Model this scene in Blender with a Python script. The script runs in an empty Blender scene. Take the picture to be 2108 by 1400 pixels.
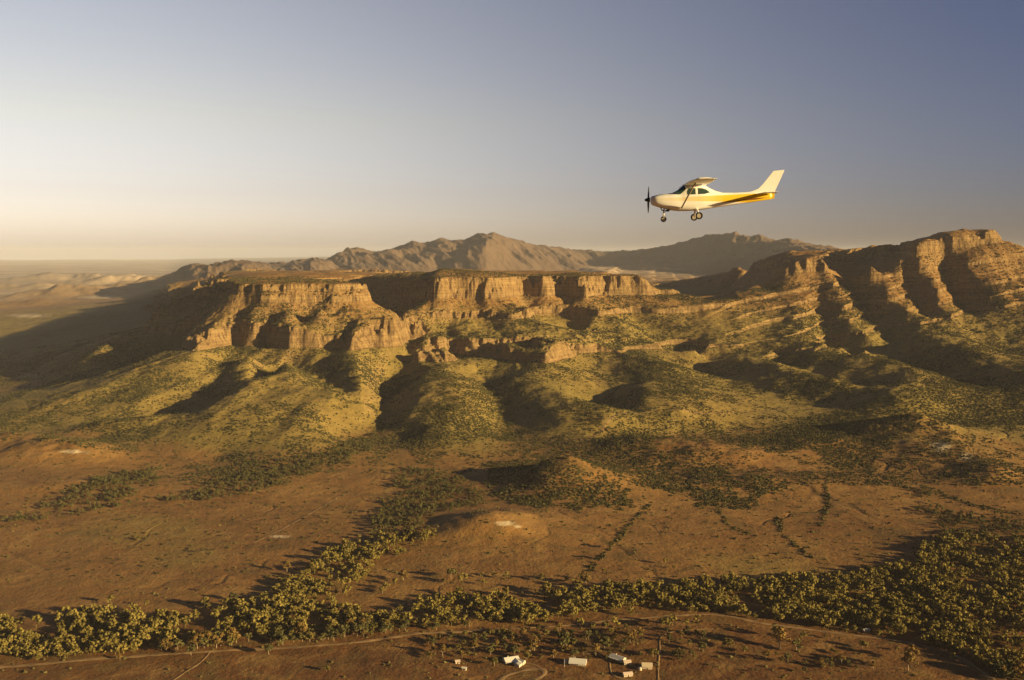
import bpy, bmesh, math, random
import numpy as np
from mathutils import Vector, Matrix

rng = np.random.default_rng(7)
random.seed(7)
C = bpy.context.scene.collection
R = math.radians

# ------------------------------------------------------------------ camera, sky, sun
CAM_H = 400.0
F = 2000.0                      # focal length in photo pixels (photo 2108 wide)
PITCH = math.atan(180 / F)
cam_d = bpy.data.cameras.new('camera')
cam_d.sensor_width = 36.0
cam_d.lens = 36.0 * F / 2108.0
cam_d.clip_start = 0.5
cam_d.clip_end = 300000.0
cam = bpy.data.objects.new('camera', cam_d)
cam.location = (0, 0, CAM_H)
cam.rotation_euler = (math.pi / 2 - PITCH, 0, 0)
C.objects.link(cam)
bpy.context.scene.camera = cam

SUN_EL = R(12)
SUN_DIR = Vector((math.cos(R(25)), -math.sin(R(25)), 0)) * math.cos(SUN_EL) + Vector((0, 0, math.sin(SUN_EL)))
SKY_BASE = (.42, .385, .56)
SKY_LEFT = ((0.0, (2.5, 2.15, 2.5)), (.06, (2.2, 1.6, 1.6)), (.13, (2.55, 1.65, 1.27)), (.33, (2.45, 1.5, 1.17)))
world = bpy.data.worlds.new("World")
bpy.context.scene.world = world
world.use_nodes = True
wn = world.node_tree
for n in list(wn.nodes): wn.nodes.remove(n)
wo = wn.nodes.new('ShaderNodeOutputWorld')
bg = wn.nodes.new('ShaderNodeBackground')
sky = wn.nodes.new('ShaderNodeTexSky')
sky.sky_type = 'NISHITA'
sky.sun_disc = False
sky.sun_elevation = SUN_EL
# rotation 0 = sun over +Y, positive turns clockwise seen from above
sky.sun_rotation = math.atan2(SUN_DIR.x, SUN_DIR.y)
sky.altitude = 800
sky.air_density = 1.0
sky.dust_density = 2.0
sky.ozone_density = 2.0
bg.inputs['Strength'].default_value = 0.06
# the sky is brightest low down opposite the sun and deep blue towards the right, as on the photograph
def wnode(t, **k):
    n = wn.nodes.new(t)
    for a, b in k.items(): setattr(n, a, b)
    return n
def wmath(op, a, b=None, clamp=False):
    n = wnode('ShaderNodeMath', operation=op, use_clamp=clamp)
    for i, v in enumerate((a, b)):
        if v is None: continue
        if isinstance(v, (int, float)): n.inputs[i].default_value = v
        else: wn.links.new(v, n.inputs[i])
    return n.outputs[0]
def wrange(v, a, b, c, d):
    n = wnode('ShaderNodeMapRange', interpolation_type='SMOOTHSTEP'); wn.links.new(v, n.inputs['Value'])
    for i, q in zip((1, 2, 3, 4), (a, b, c, d)): n.inputs[i].default_value = q
    return n.outputs[0]
def wmix(f, a, b, mode='MIX'):
    n = wnode('ShaderNodeMix', data_type='RGBA', blend_type=mode)
    for i, v in ((0, f), (6, a), (7, b)):
        if isinstance(v, (int, float)): n.inputs[i].default_value = v
        elif isinstance(v, tuple): n.inputs[i].default_value = (*v, 1)
        else: wn.links.new(v, n.inputs[i])
    return n.outputs[2]
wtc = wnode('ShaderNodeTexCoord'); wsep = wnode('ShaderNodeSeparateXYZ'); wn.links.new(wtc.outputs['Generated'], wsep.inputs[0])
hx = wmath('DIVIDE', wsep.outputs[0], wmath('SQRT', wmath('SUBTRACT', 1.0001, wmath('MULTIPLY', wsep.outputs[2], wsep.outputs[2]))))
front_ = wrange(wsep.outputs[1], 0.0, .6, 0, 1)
left_ = wmath('MULTIPLY', wmath('MULTIPLY', wrange(hx, .70, -.47, 0, 1), wrange(hx, -.8, -.5, .15, 1)), front_)  # falls off beyond the left frame edge to cut ambient light
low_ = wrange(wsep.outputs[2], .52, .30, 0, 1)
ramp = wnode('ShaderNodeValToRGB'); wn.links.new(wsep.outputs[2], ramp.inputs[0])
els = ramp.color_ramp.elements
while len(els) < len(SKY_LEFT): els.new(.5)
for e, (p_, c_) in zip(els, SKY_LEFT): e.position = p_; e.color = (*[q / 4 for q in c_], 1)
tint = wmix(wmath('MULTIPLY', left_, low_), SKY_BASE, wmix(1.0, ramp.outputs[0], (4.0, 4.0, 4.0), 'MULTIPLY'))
back_ = wmath('MULTIPLY', wrange(wsep.outputs[1], -.3, .3, .28, 1), wrange(wsep.outputs[2], .35, .9, 1, .6))  # unseen sky behind and overhead dimmed to deepen shade on the land
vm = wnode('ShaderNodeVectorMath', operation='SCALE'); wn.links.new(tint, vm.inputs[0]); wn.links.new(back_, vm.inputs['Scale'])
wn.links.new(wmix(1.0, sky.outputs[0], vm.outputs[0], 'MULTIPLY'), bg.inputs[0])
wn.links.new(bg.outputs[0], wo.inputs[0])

sun_d = bpy.data.lights.new('sun', 'SUN')
sun_d.energy = 5.0
sun_d.angle = R(0.5)
sun_d.color = (1.0, 0.73, 0.33)
sun = bpy.data.objects.new('sun', sun_d)
sun.rotation_euler = SUN_DIR.to_track_quat('Z', 'Y').to_euler()
sun.location = (300, -100, 600)
C.objects.link(sun)
vs = bpy.context.scene.view_settings
vs.view_transform = 'Standard'
vs.look = 'None'
vs.gamma = 1
vs.exposure = 0.9
cy = bpy.context.scene.cycles
cy.volume_bounces = 1
cy.max_bounces = 6
cy.use_denoising = True
cy.use_adaptive_sampling = True

# ------------------------------------------------------------------ helpers
def tag(o, label=None, cat=None, group=None, kind=None):
    if label: o['label'] = label
    if cat: o['category'] = cat
    if group: o['group'] = group
    if kind: o['kind'] = kind
    return o

def mesh_obj(name, verts, faces, mats, parent=None, smooth=False, mat_idx=None):
    me = bpy.data.meshes.new(name)
    me.from_pydata([tuple(v) for v in verts], [], [tuple(f) for f in faces])
    for m in (mats if isinstance(mats, (list, tuple)) else [mats]): me.materials.append(m)
    if mat_idx is not None: me.polygons.foreach_set('material_index', mat_idx)
    if smooth: me.polygons.foreach_set('use_smooth', [True] * len(me.polygons))
    me.update()
    o = bpy.data.objects.new(name, me)
    C.objects.link(o)
    if parent is not None: o.parent = parent
    return o

def np_mesh(name, V, Q, mats, smooth=True, attrs=None):
    """V (n,3) float, Q (m,k) int with k = 3 or 4"""
    k = Q.shape[1]
    me = bpy.data.meshes.new(name)
    me.vertices.add(len(V)); me.loops.add(Q.size); me.polygons.add(len(Q))
    me.vertices.foreach_set('co', V.astype(np.float32).ravel())
    me.polygons.foreach_set('loop_start', np.arange(0, Q.size, k, dtype=np.int32))
    me.loops.foreach_set('vertex_index', Q.astype(np.int32).ravel())
    me.polygons.foreach_set('use_smooth', np.full(len(Q), smooth))
    for m in (mats if isinstance(mats, (list, tuple)) else [mats]): me.materials.append(m)
    for an, av in (attrs or {}).items():
        if av.ndim == 1:
            a = me.attributes.new(an, 'FLOAT', 'POINT'); a.data.foreach_set('value', av.astype(np.float32))
    me.update(calc_edges=True)
    o = bpy.data.objects.new(name, me)
    C.objects.link(o)
    return o

def empty(name, loc=(0, 0, 0), rz=0.0):
    e = bpy.data.objects.new(name, None)
    e.empty_display_size = 1
    e.location = loc; e.rotation_euler = (0, 0, rz)
    C.objects.link(e)
    return e

class NT:
    def __init__(s, name):
        s.m = bpy.data.materials.new(name); s.m.use_nodes = True
        s.t = s.m.node_tree
        s.b = s.t.nodes['Principled BSDF']
        s.b.inputs['Roughness'].default_value = 0.9
        s.b.inputs['Specular IOR Level'].default_value = 0.15
    def n(s, typ, **kw):
        x = s.t.nodes.new(typ)
        for k, v in kw.items(): setattr(x, k, v)
        return x
    def l(s, a, b): s.t.links.new(a, b)
    def geo(s): return s.n('ShaderNodeNewGeometry').outputs['Position']
    def attr(s, name): return s.n('ShaderNodeAttribute', attribute_name=name).outputs['Fac']
    def mapping(s, vec, scale, rot=(0, 0, 0)):
        m = s.n('ShaderNodeMapping'); m.inputs['Scale'].default_value = scale; m.inputs['Rotation'].default_value = rot
        s.l(vec, m.inputs['Vector']); return m.outputs[0]
    def noise(s, vec, scale, detail=4, rough=.55, dist=0):
        x = s.n('ShaderNodeTexNoise'); x.inputs['Scale'].default_value = scale
        x.inputs['Detail'].default_value = detail; x.inputs['Roughness'].default_value = rough
        x.inputs['Distortion'].default_value = dist
        s.l(vec, x.inputs['Vector']); return x.outputs['Fac']
    def rng(s, v, a, b, c=0, d=1):
        x = s.n('ShaderNodeMapRange'); s.l(v, x.inputs['Value'])
        x.inputs[1].default_value = a; x.inputs[2].default_value = b; x.inputs[3].default_value = c; x.inputs[4].default_value = d
        return x.outputs[0]
    def math(s, op, a, b=None, clamp=False):
        x = s.n('ShaderNodeMath', operation=op, use_clamp=clamp)
        for i, v in enumerate((a, b)):
            if v is None: continue
            if isinstance(v, (int, float)): x.inputs[i].default_value = v
            else: s.l(v, x.inputs[i])
        return x.outputs[0]
    def mix(s, f, a, b):
        x = s.n('ShaderNodeMix', data_type='RGBA')
        for i, v in ((0, f), (6, a), (7, b)):
            if isinstance(v, (int, float)): x.inputs[i].default_value = v
            elif isinstance(v, tuple): x.inputs[i].default_value = (*v, 1)
            else: s.l(v, x.inputs[i])
        return x.outputs[2]
    def bump(s, h, strength, dist):
        x = s.n('ShaderNodeBump'); x.inputs['Strength'].default_value = strength; x.inputs['Distance'].default_value = dist
        s.l(h, x.inputs['Height']); s.l(x.outputs[0], s.b.inputs['Normal'])
    def col(s, v):
        if isinstance(v, tuple): s.b.inputs['Base Color'].default_value = (*v, 1)
        else: s.l(v, s.b.inputs['Base Color'])

def simple(name, col, rough=.8, metal=0, spec=.3, var=.12, scale=2.0):
    t = NT(name)
    tc = t.n('ShaderNodeTexCoord').outputs['Object']
    f = t.noise(tc, scale, 3)
    d = tuple(c * (1 - var) for c in col); e = tuple(min(1, c * (1 + var)) for c in col)
    t.col(t.mix(t.rng(f, .3, .7), d, e))
    t.b.inputs['Roughness'].default_value = rough
    t.b.inputs['Metallic'].default_value = metal
    t.b.inputs['Specular IOR Level'].default_value = spec
    return t.m

# ------------------------------------------------------------------ pixel <-> world
cp, sp = math.cos(PITCH), math.sin(PITCH)
def ray(px, py):
    u = (px - 1054) / F; v = (700 - py) / F
    return u, cp + v * sp, v * cp - sp
def atY(px, py, Y):
    dx, dy, dz = ray(px, py); t = Y / dy
    return (dx * t, Y, CAM_H + dz * t)
def atZ(px, py, z):
    dx, dy, dz = ray(px, py); t = (z - CAM_H) / dz
    return (dx * t, dy * t, z)
def project(x, y, z):
    zz = z - CAM_H
    d = y * cp - zz * sp
    d = np.where(d < 1, 1, d)
    return 1054 + F * x / d, 700 - F * (y * sp + zz * cp) / d

# ------------------------------------------------------------------ numpy noise
def _h(ix, iy, s):
    h = (ix.astype(np.int64) * 374761393 + iy.astype(np.int64) * 668265263 + s * 1274126177) & 0xffffffff
    h = ((h ^ (h >> 13)) * 1274126177) & 0xffffffff
    h = h ^ (h >> 16)
    return (h & 0xffff) * (2 * math.pi / 65536)
def gnoise(x, y, s=0):
    x0 = np.floor(x); y0 = np.floor(y)
    fx = x - x0; fy = y - y0
    ux = fx * fx * fx * (fx * (fx * 6 - 15) + 10); uy = fy * fy * fy * (fy * (fy * 6 - 15) + 10)
    def g(dx, dy):
        a = _h(x0 + dx, y0 + dy, s)
        return np.cos(a) * (fx - dx) + np.sin(a) * (fy - dy)
    n00, n10, n01, n11 = g(0, 0), g(1, 0), g(0, 1), g(1, 1)
    a = n00 + (n10 - n00) * ux; b = n01 + (n11 - n01) * ux
    return (a + (b - a) * uy) * 1.5
def fbm(x, y, wl, octs=4, s=0, gain=.5):
    r = 0; a = 1
    for o in range(octs):
        r = r + a * gnoise(x / wl + 17.3 * o, y / wl - 9.1 * o, s + o); wl *= .5; a *= gain
    return r
def ridged(x, y, wl, octs=3, s=0, gain=.5):
    r = 0; a = 1
    for o in range(octs):
        r = r + a * (1 - 2.2 * np.abs(gnoise(x / wl + 7.7 * o, y / wl + 3.1 * o, s + o))); wl *= .5; a *= gain
    return r
def sstep(a, b, x):
    t = np.clip((x - a) / (b - a), 0, 1); return t * t * (3 - 2 * t)

# ------------------------------------------------------------------ strata: cliffs at fixed levels
WC = 0.17
def bandsets(x, y):
    tilt = .16 * (x - 1000) - 0.02 * (y - 3300)
    n = gnoise(x / 210, y / 210, 301); n2 = gnoise(x / 130, y / 130, 303)
    k = np.clip(.72 + .75 * n, .22, 1.0) * (1 - .55 * sstep(240, 330, x)); k2 = np.clip(.75 + .9 * n2, .25, 1.1)
    butte = [(134, 134 + 78 * np.clip(.72 + .6 * n, .38, 1)), (252, 252 + 22 * k2), (286, 305)]
    main = [(102, 102 + 46 * k), (192, 192 + 25 * k2), (250, 250 + 67 * (1 - .75 * sstep(440, 540, x)))]
    right = [(112 + tilt, 122 + tilt), (148 + tilt, 148 + 11 * k2 + tilt), (182 + tilt, 196 + tilt), (218 + tilt, 218 + 12 * k2 + tilt), (254 + tilt, 268 + tilt), (316 + tilt, 362 + tilt)]
    wm = sstep(-300, -240, x); wr = sstep(560, 860, x)
    return butte, main, right, (1 - wm), wm * (1 - wr), wr
def _zE(z, bands, inverse, wc, top=1.0):
    """piecewise linear map; inverse False: E -> z, True: z -> E"""
    out = z * 0.0
    ez = 0.0; zz = 0.0; res = np.array(z, dtype=float)
    ecur = 0.0
    segs = []
    last = 0.0
    E0 = 0.0
    knz = [0.0]; kne = [0.0]
    for a, b in bands:
        kne.append(kne[-1] + (a - knz[-1])); knz.append(a)
        kne.append(kne[-1] + (b - a) * wc); knz.append(b)
    src, dst = (knz, kne) if inverse else (kne, knz)
    res = np.array(z, dtype=float)
    out = res.copy()
    for i in range(len(src) - 1):
        s0, s1, d0, d1 = src[i], src[i + 1], dst[i], dst[i + 1]
        m = res > s0
        v = d0 + (res - s0) * ((d1 - d0) / (s1 - s0))
        out = np.where(m, v, out)
    out = np.where(res > src[-1], dst[-1] + (res - src[-1]) * top, out)
    return out
def strata(v, x, y, inverse):
    b, m, r, wb, wm, wr = bandsets(x, y)
    return wb * _zE(v, b, inverse, WC, .3) + wm * _zE(v, m, inverse, WC, .3) + wr * _zE(v, r, inverse, .30)

# ------------------------------------------------------------------ control lines (photo position, distance) of crests and gullies
L = []
def ln(*p): L.append([atY(*q) for q in p])
def crest(*p, dz=6): L.append([amp(q, dz) for q in p])
def gully(*p, dz=-6): L.append([amp(q, dz) for q in p])
def amp(q, dz):
    a = atY(*q); dx, dy, d = ray(q[0], q[1]); s = -d / dy
    Y = q[2] - dz / max(s, .06)
    return atY(q[0], q[1], Y) if s > .06 else (a[0], a[1], a[2] + dz)
def wl(*p): L.append([tuple(map(float, q)) for q in p])
# left butte
ln((497,584,2915),(540,582,2900),(600,582,2910),(660,582,2935),(712,582,2975))
ln((500,576,3450),(600,577,3350),(700,577,3300))
ln((712,582,2960),(735,620,2930),(760,650,2880),(800,680,2800),(818,702,2760),(855,740,2680))
ln((497,584,2915),(478,576,3500),(462,577,4200),(430,583,5000),(395,590,5600))
ln((497,584,2915),(470,630,2880),(455,655,2850),(440,708,2730),(380,760,2480),(300,800,2340),(200,832,2240),(100,856,2180))
ln((520,640,2830),(540,712,2720),(600,714,2700),(700,716,2710),(770,720,2720),(815,722,2730))
ln((560,600,2900),(520,610,2950),(540,650,2890),(555,690,2800))          # dark recess under the rim
ln((590,640,2800),(600,690,2730))
ln((655,610,2930),(640,650,2880),(610,700,2760))                          # second recess
ln((660,640,2800),(655,700,2715))
ln((700,640,2820),(740,660,2790))
ln((690,670,2830),(695,712,2740)); ln((715,690,2745),(760,690,2745))
# main mesa
ln((660,566,3950),(720,567,3700),(800,569,3480),(900,571,3235),(950,570,3235),(1010,570,3260),(1050,571,3300),(1056,574,3410),(1072,571,3395),(1120,571,3390),(1180,572,3425),(1230,578,3430),(1245,584,3500),(1262,582,3440),(1320,588,3450),(1332,598,3440),(1360,612,3430))
ln((700,565,4500),(900,565,4400),(1100,567,4300),(1250,574,4100))
ln((880,737,2740),(860,715,2850),(820,690,3020),(780,660,3260),(750,636,3480),(735,606,3700),(716,584,3900))
ln((900,612,3165),(895,650,3095),(885,700,2960),(892,728,2830))
ln((800,640,3400),(830,680,3220))
ln((1000,612,3190),(1010,645,3130),(1060,655,3080),(1100,670,3030),(1150,688,2960),(1185,695,2930),(1190,720,2890),(1180,728,2870))
ln((945,655,3110),(955,690,2975),(948,726,2890))
ln((930,670,3090),(915,700,2960),(908,737,2830))
ln((1020,690,2960),(1030,722,2900)); ln((1100,724,2890),(1150,722,2885))
ln((1056,580,3480),(1085,640,3330),(1140,668,3210),(1190,700,3090),(1228,714,2990),(1236,746,2810),(1221,764,2710),(1271,800,2500),(1229,836,2330),(1290,860,2230))
ln((1180,573,3400),(1205,612,3330),(1235,648,3240),(1270,664,3190),(1300,692,3110),(1335,716,3030))
ln((1150,600,3440),(1165,640,3350),(1190,680,3200))
ln((1245,590,3520),(1285,640,3380),(1330,682,3260),(1370,715,3110))
ln((1332,600,3440),(1350,640,3340),(1390,670,3250))
ln((1360,614,3480),(1430,617,3450),(1500,625,3420),(1560,626,3420),(1600,618,3450),(1640,590,3560))
ln((1430,665,3260),(1500,690,3130),(1430,720,2980)); ln((1560,642,3380),(1600,700,3080),(1590,726,2960))
# foot spurs, left to right (crest, then gully)
crest((517,735,2640),(503,795,2310),(430,848,2115),(350,873,2060))
gully((503,707,2790),(453,753,2570),(453,789,2415),(400,830,2245),(314,866,2115))
gully((543,721,2730),(546,793,2420),(471,839,2215),(400,868,2105))
crest((590,745,2550),(600,800,2290),(640,860,2070),(620,915,1900))
crest((565,790,2350),(500,852,2075),(440,893,1980))
gully((600,757,2600),(650,790,2440),(693,808,2350),(707,825,2280),(760,840,2205),(795,870,2085),(780,890,2030))
crest((730,722,2720),(738,765,2510),(745,800,2340),(748,832,2220))
gully((880,737,2740),(850,760,2640),(797,783,2550),(784,800,2465),(794,850,2210),(780,885,2060))
crest((1000,748,2740),(900,768,2590),(850,792,2420),(850,850,2140),(900,900,1980))
gully((980,775,2570),(1007,800,2445),(1043,896,2010))
crest((960,790,2440),(960,860,2120))
crest((1180,728,2870),(1060,778,2490),(1130,800,2370),(1200,835,2190),(1240,870,2060))
crest((1290,735,2900),(1378,752,2740),(1335,785,2510),(1315,830,2260),(1400,850,2170))
gully((1400,730,3050),(1455,748,2930),(1452,762,2830),(1520,800,2510),(1640,820,2370),(1720,835,2290))
ln((1454,743,2880),(1551,739,2810),(1658,764,2600),(1783,800,2370),(1850,822,2230))
gully((1590,742,2920),(1700,785,2530),(1800,802,2420))
ln((1590,735,2930),(1720,745,2740),(1800,760,2610),(1900,792,2390))
gully((1690,720,3060),(1760,742,2840),(1840,765,2680))
crest((1690,712,3040),(1780,722,2930),(1880,765,2590),(1930,790,2430))
gully((1840,705,3050),(1860,735,2830),(1950,780,2530),(2040,800,2400))
crest((1920,690,2980),(1970,715,2850),(2040,745,2640),(2108,775,2430))
gully((1990,690,3000),(2060,720,2840),(2108,740,2700))
# right mountain
ln((1640,546,3700),(1600,546,4200),(1551,547,4800),(1497,562,5400),(1408,578,6200),(1340,583,7000))
ln((1560,606,4150),(1480,600,4900),(1400,598,5600),(1300,595,6300))
ln((1640,546,3700),(1660,545,3640),(1700,552,3620),(1711,572,3600),(1740,584,3640),(1765,572,3580),(1795,545,3550),(1808,574,3620),(1833,560,3580),(1850,530,3570),(1880,512,3580),(1930,514,3580),(1990,497,3600),(2047,480,3640),(2061,494,3630),(2080,497,3630),(2108,514,3630),(2200,560,3600),(2400,620,3550))
ln((1708,549,4100),(1765,523,4080),(1836,515,3980),(1883,497,3870),(1936,483,3840),(1994,476,3740))
crest((1640,575,3600),(1645,620,3450),(1655,680,3200),(1690,700,3080), dz=1)
gully((1690,590,3580),(1690,640,3420),(1695,690,3190), dz=-1)
crest((1711,578,3580),(1735,620,3400),(1750,660,3250),(1785,692,3080), dz=1)
gully((1748,592,3620),(1775,625,3470),(1792,660,3320),(1812,692,3140), dz=-1)
crest((1800,575,3560),(1820,600,3430),(1860,625,3320),(1900,650,3200),(1890,680,3080), dz=1)
gully((1845,560,3620),(1870,590,3520),(1890,620,3420),(1915,662,3220), dz=-1)
crest((1890,535,3530),(1925,580,3440),(1935,620,3330),(1945,655,3200), dz=1)
gully((1945,560,3560),(1965,610,3440),(2000,650,3290), dz=-1)
crest((1990,540,3500),(2020,590,3390),(2050,640,3230),(2108,690,3050), dz=1)
ln((2070,560,3480),(2100,600,3350),(2140,640,3220))
# west side and hidden ground behind
ln((380,725,3050),(300,762,2900)); ln((200,700,3600),(100,700,3800),(0,700,4000)); ln((0,760,3250),(100,790,2850))
ln((300,640,4500),(200,640,5000),(0,640,6200))
ln((390,610,5200),(330,612,5700))
wl((-1250,2960,120),(-1500,4000,110)); wl((-1180,3300,150),(-1600,4800,130))
wl((540,3950,195),(480,4600,185)); wl((660,3820,190),(640,4400,180)); wl((800,3780,200))
wl((-1000,7000,190),(0,6500,190),(1200,6800,170))
wl((2000,4600,260),(3200,4600,240)); wl((900,4700,200),(1500,5200,220)); wl((2600,3300,240),(4200,3300,260))
wl((2600,2300,60),(4200,2200,50))
# flat land
for p in ((0,900,12),(0,980,6),(200,900,14),(300,930,10),(450,940,8),(150,1000,4),(600,980,5),(600,960,7),(800,930,9),(850,900,14),
          (700,900,17),(1000,935,10),(1100,925,12),(1250,905,16),(1400,890,18),(1500,880,20),(1600,880,20),(1700,870,24),(1800,870,26),
          (1900,870,26),(2000,860,30),(2108,850,36),(1980,900,18),(2108,960,12)):
    L.append([atZ(*p)])
for py in (1030, 1120, 1220, 1330, 1450):
    for px in (-300, 100, 500, 900, 1300, 1700, 2108, 2500): L.append([atZ(px, py, 0)])
for a in range(0, 360, 20):
    for r in (400, 1200, 2600, 6000, 14000):
        x, y = r * math.sin(R(a)), r * math.cos(R(a))
        if y > 200 and abs(x) < y * 1.1 and r > 500: continue
        if x > 1500 and y > 1500: continue
        L.append([(x, y, 0)])
wl((-6500,9000,15),(-3500,9500,20)); wl((-9000,14000,5)); wl((-3800,5500,15),(-3200,4200,20),(-2600,3000,15)); wl((-2400,2200,5))
wl((-1500,12000,150)); wl((0,12000,170)); wl((2500,12000,170)); wl((5500,12000,170)); wl((-2500,9000,90))
wl((0,9000,170)); wl((2000,8500,165)); wl((4500,8000,200))
P = []
for l in L:
    P.append(l[0])
    for a, b in zip(l, l[1:]):
        d = math.dist(a[:2], b[:2]); n = max(1, int(d / 55)) if d < 900 else max(1, int(d / 250))
        for k in range(1, n + 1): P.append(tuple(a[i] + (b[i] - a[i]) * k / n for i in range(3)))
P = np.array(P)
keep = []
for i, p in enumerate(P):
    if all((P[j, 0] - p[0]) ** 2 + (P[j, 1] - p[1]) ** 2 > 144 for j in keep): keep.append(i)
P = P[keep]
Pe = P.copy()
lo_, hi_ = np.full(len(P), -400.0), np.full(len(P), 900.0)
for _ in range(36):
    mid_ = (lo_ + hi_) / 2
    up_ = strata(mid_, P[:, 0], P[:, 1], False) < P[:, 2]
    lo_ = np.where(up_, mid_, lo_); hi_ = np.where(up_, hi_, mid_)
Pe[:, 2] = (lo_ + hi_) / 2
# linear-kernel interpolation
XY = Pe[:, :2] / 1000.0
D = np.sqrt(((XY[:, None] - XY[None]) ** 2).sum(-1))
nP = len(Pe)
A = np.zeros((nP + 1, nP + 1)); A[:nP, :nP] = D - np.eye(nP) * 0.004; A[:nP, nP] = 1; A[nP, :nP] = 1
sol = np.linalg.solve(A, np.append(Pe[:, 2], 0))
W8, W0 = sol[:nP], sol[nP]
print('control points', nP)

# small hills of the plain: photo x, photo y of foot centre, height, half widths, turn
HILLS = [(1165,992,42,58,62,0), (1455,948,30,95,50,-8), (1330,930,18,90,40,-5), (1012,1088,15,55,42,0), (1880,912,40,85,55,-20), (1960,950,22,70,60,0),
         (120,940,32,80,45,0), (30,922,26,60,36,0), (150,1000,8,160,60,0), (2040,985,14,40,40,0), (1700,930,18,110,60,0), (330,895,16,70,40,10), (1560,990,14,120,50,0),
         (1000,1075,10,110,70,0), (230,900,18,60,30,0)]
def hills(x, y):
    r = 0
    for px, py, h, sx, sy, rt in HILLS:
        cx, cy_, _ = atZ(px, py, 5)
        c, s = math.cos(R(rt)), math.sin(R(rt))
        dx = (x - cx) * c + (y - cy_) * s; dy = -(x - cx) * s + (y - cy_) * c
        d = (dx / sx) ** 2 + (dy / sy) ** 2
        r = r + h * np.exp(-.5 * d ** .9)
    return r * (1 + .22 * fbm(x, y, 90, 3, 141))

SKY = np.array([(-900,541),(330,541),(395,556),(412,557),(430,561),(470,560),(500,556),(508,543),(518,541),(560,548),(600,546),(640,545),(655,537),(672,538),(700,540),(712,520),(735,512),(770,518),(800,515),(830,506),(850,497),(880,500),(905,491),(925,497),(955,496),(968,488),(985,479),(1000,482),(1015,480),(1060,493),(1100,503),(1160,512),(1200,516),(1235,521),(1300,519),(1340,515),(1380,504),(1420,493),(1450,483),(1480,482),(1500,478),(1512,474),(1522,486),(1540,489),(1560,484),(1580,492),(1620,497),(1660,505),(1700,514),(1740,521),(1800,520),(1850,524),(2300,530),(3000,533)], float)
DST = np.array([(-900,9000),(330,7500),(500,7600),(640,9500),(700,10500),(1000,11000),(1235,13500),(1340,12500),(1510,11500),(1700,9500),(2300,11000)], float)

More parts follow.
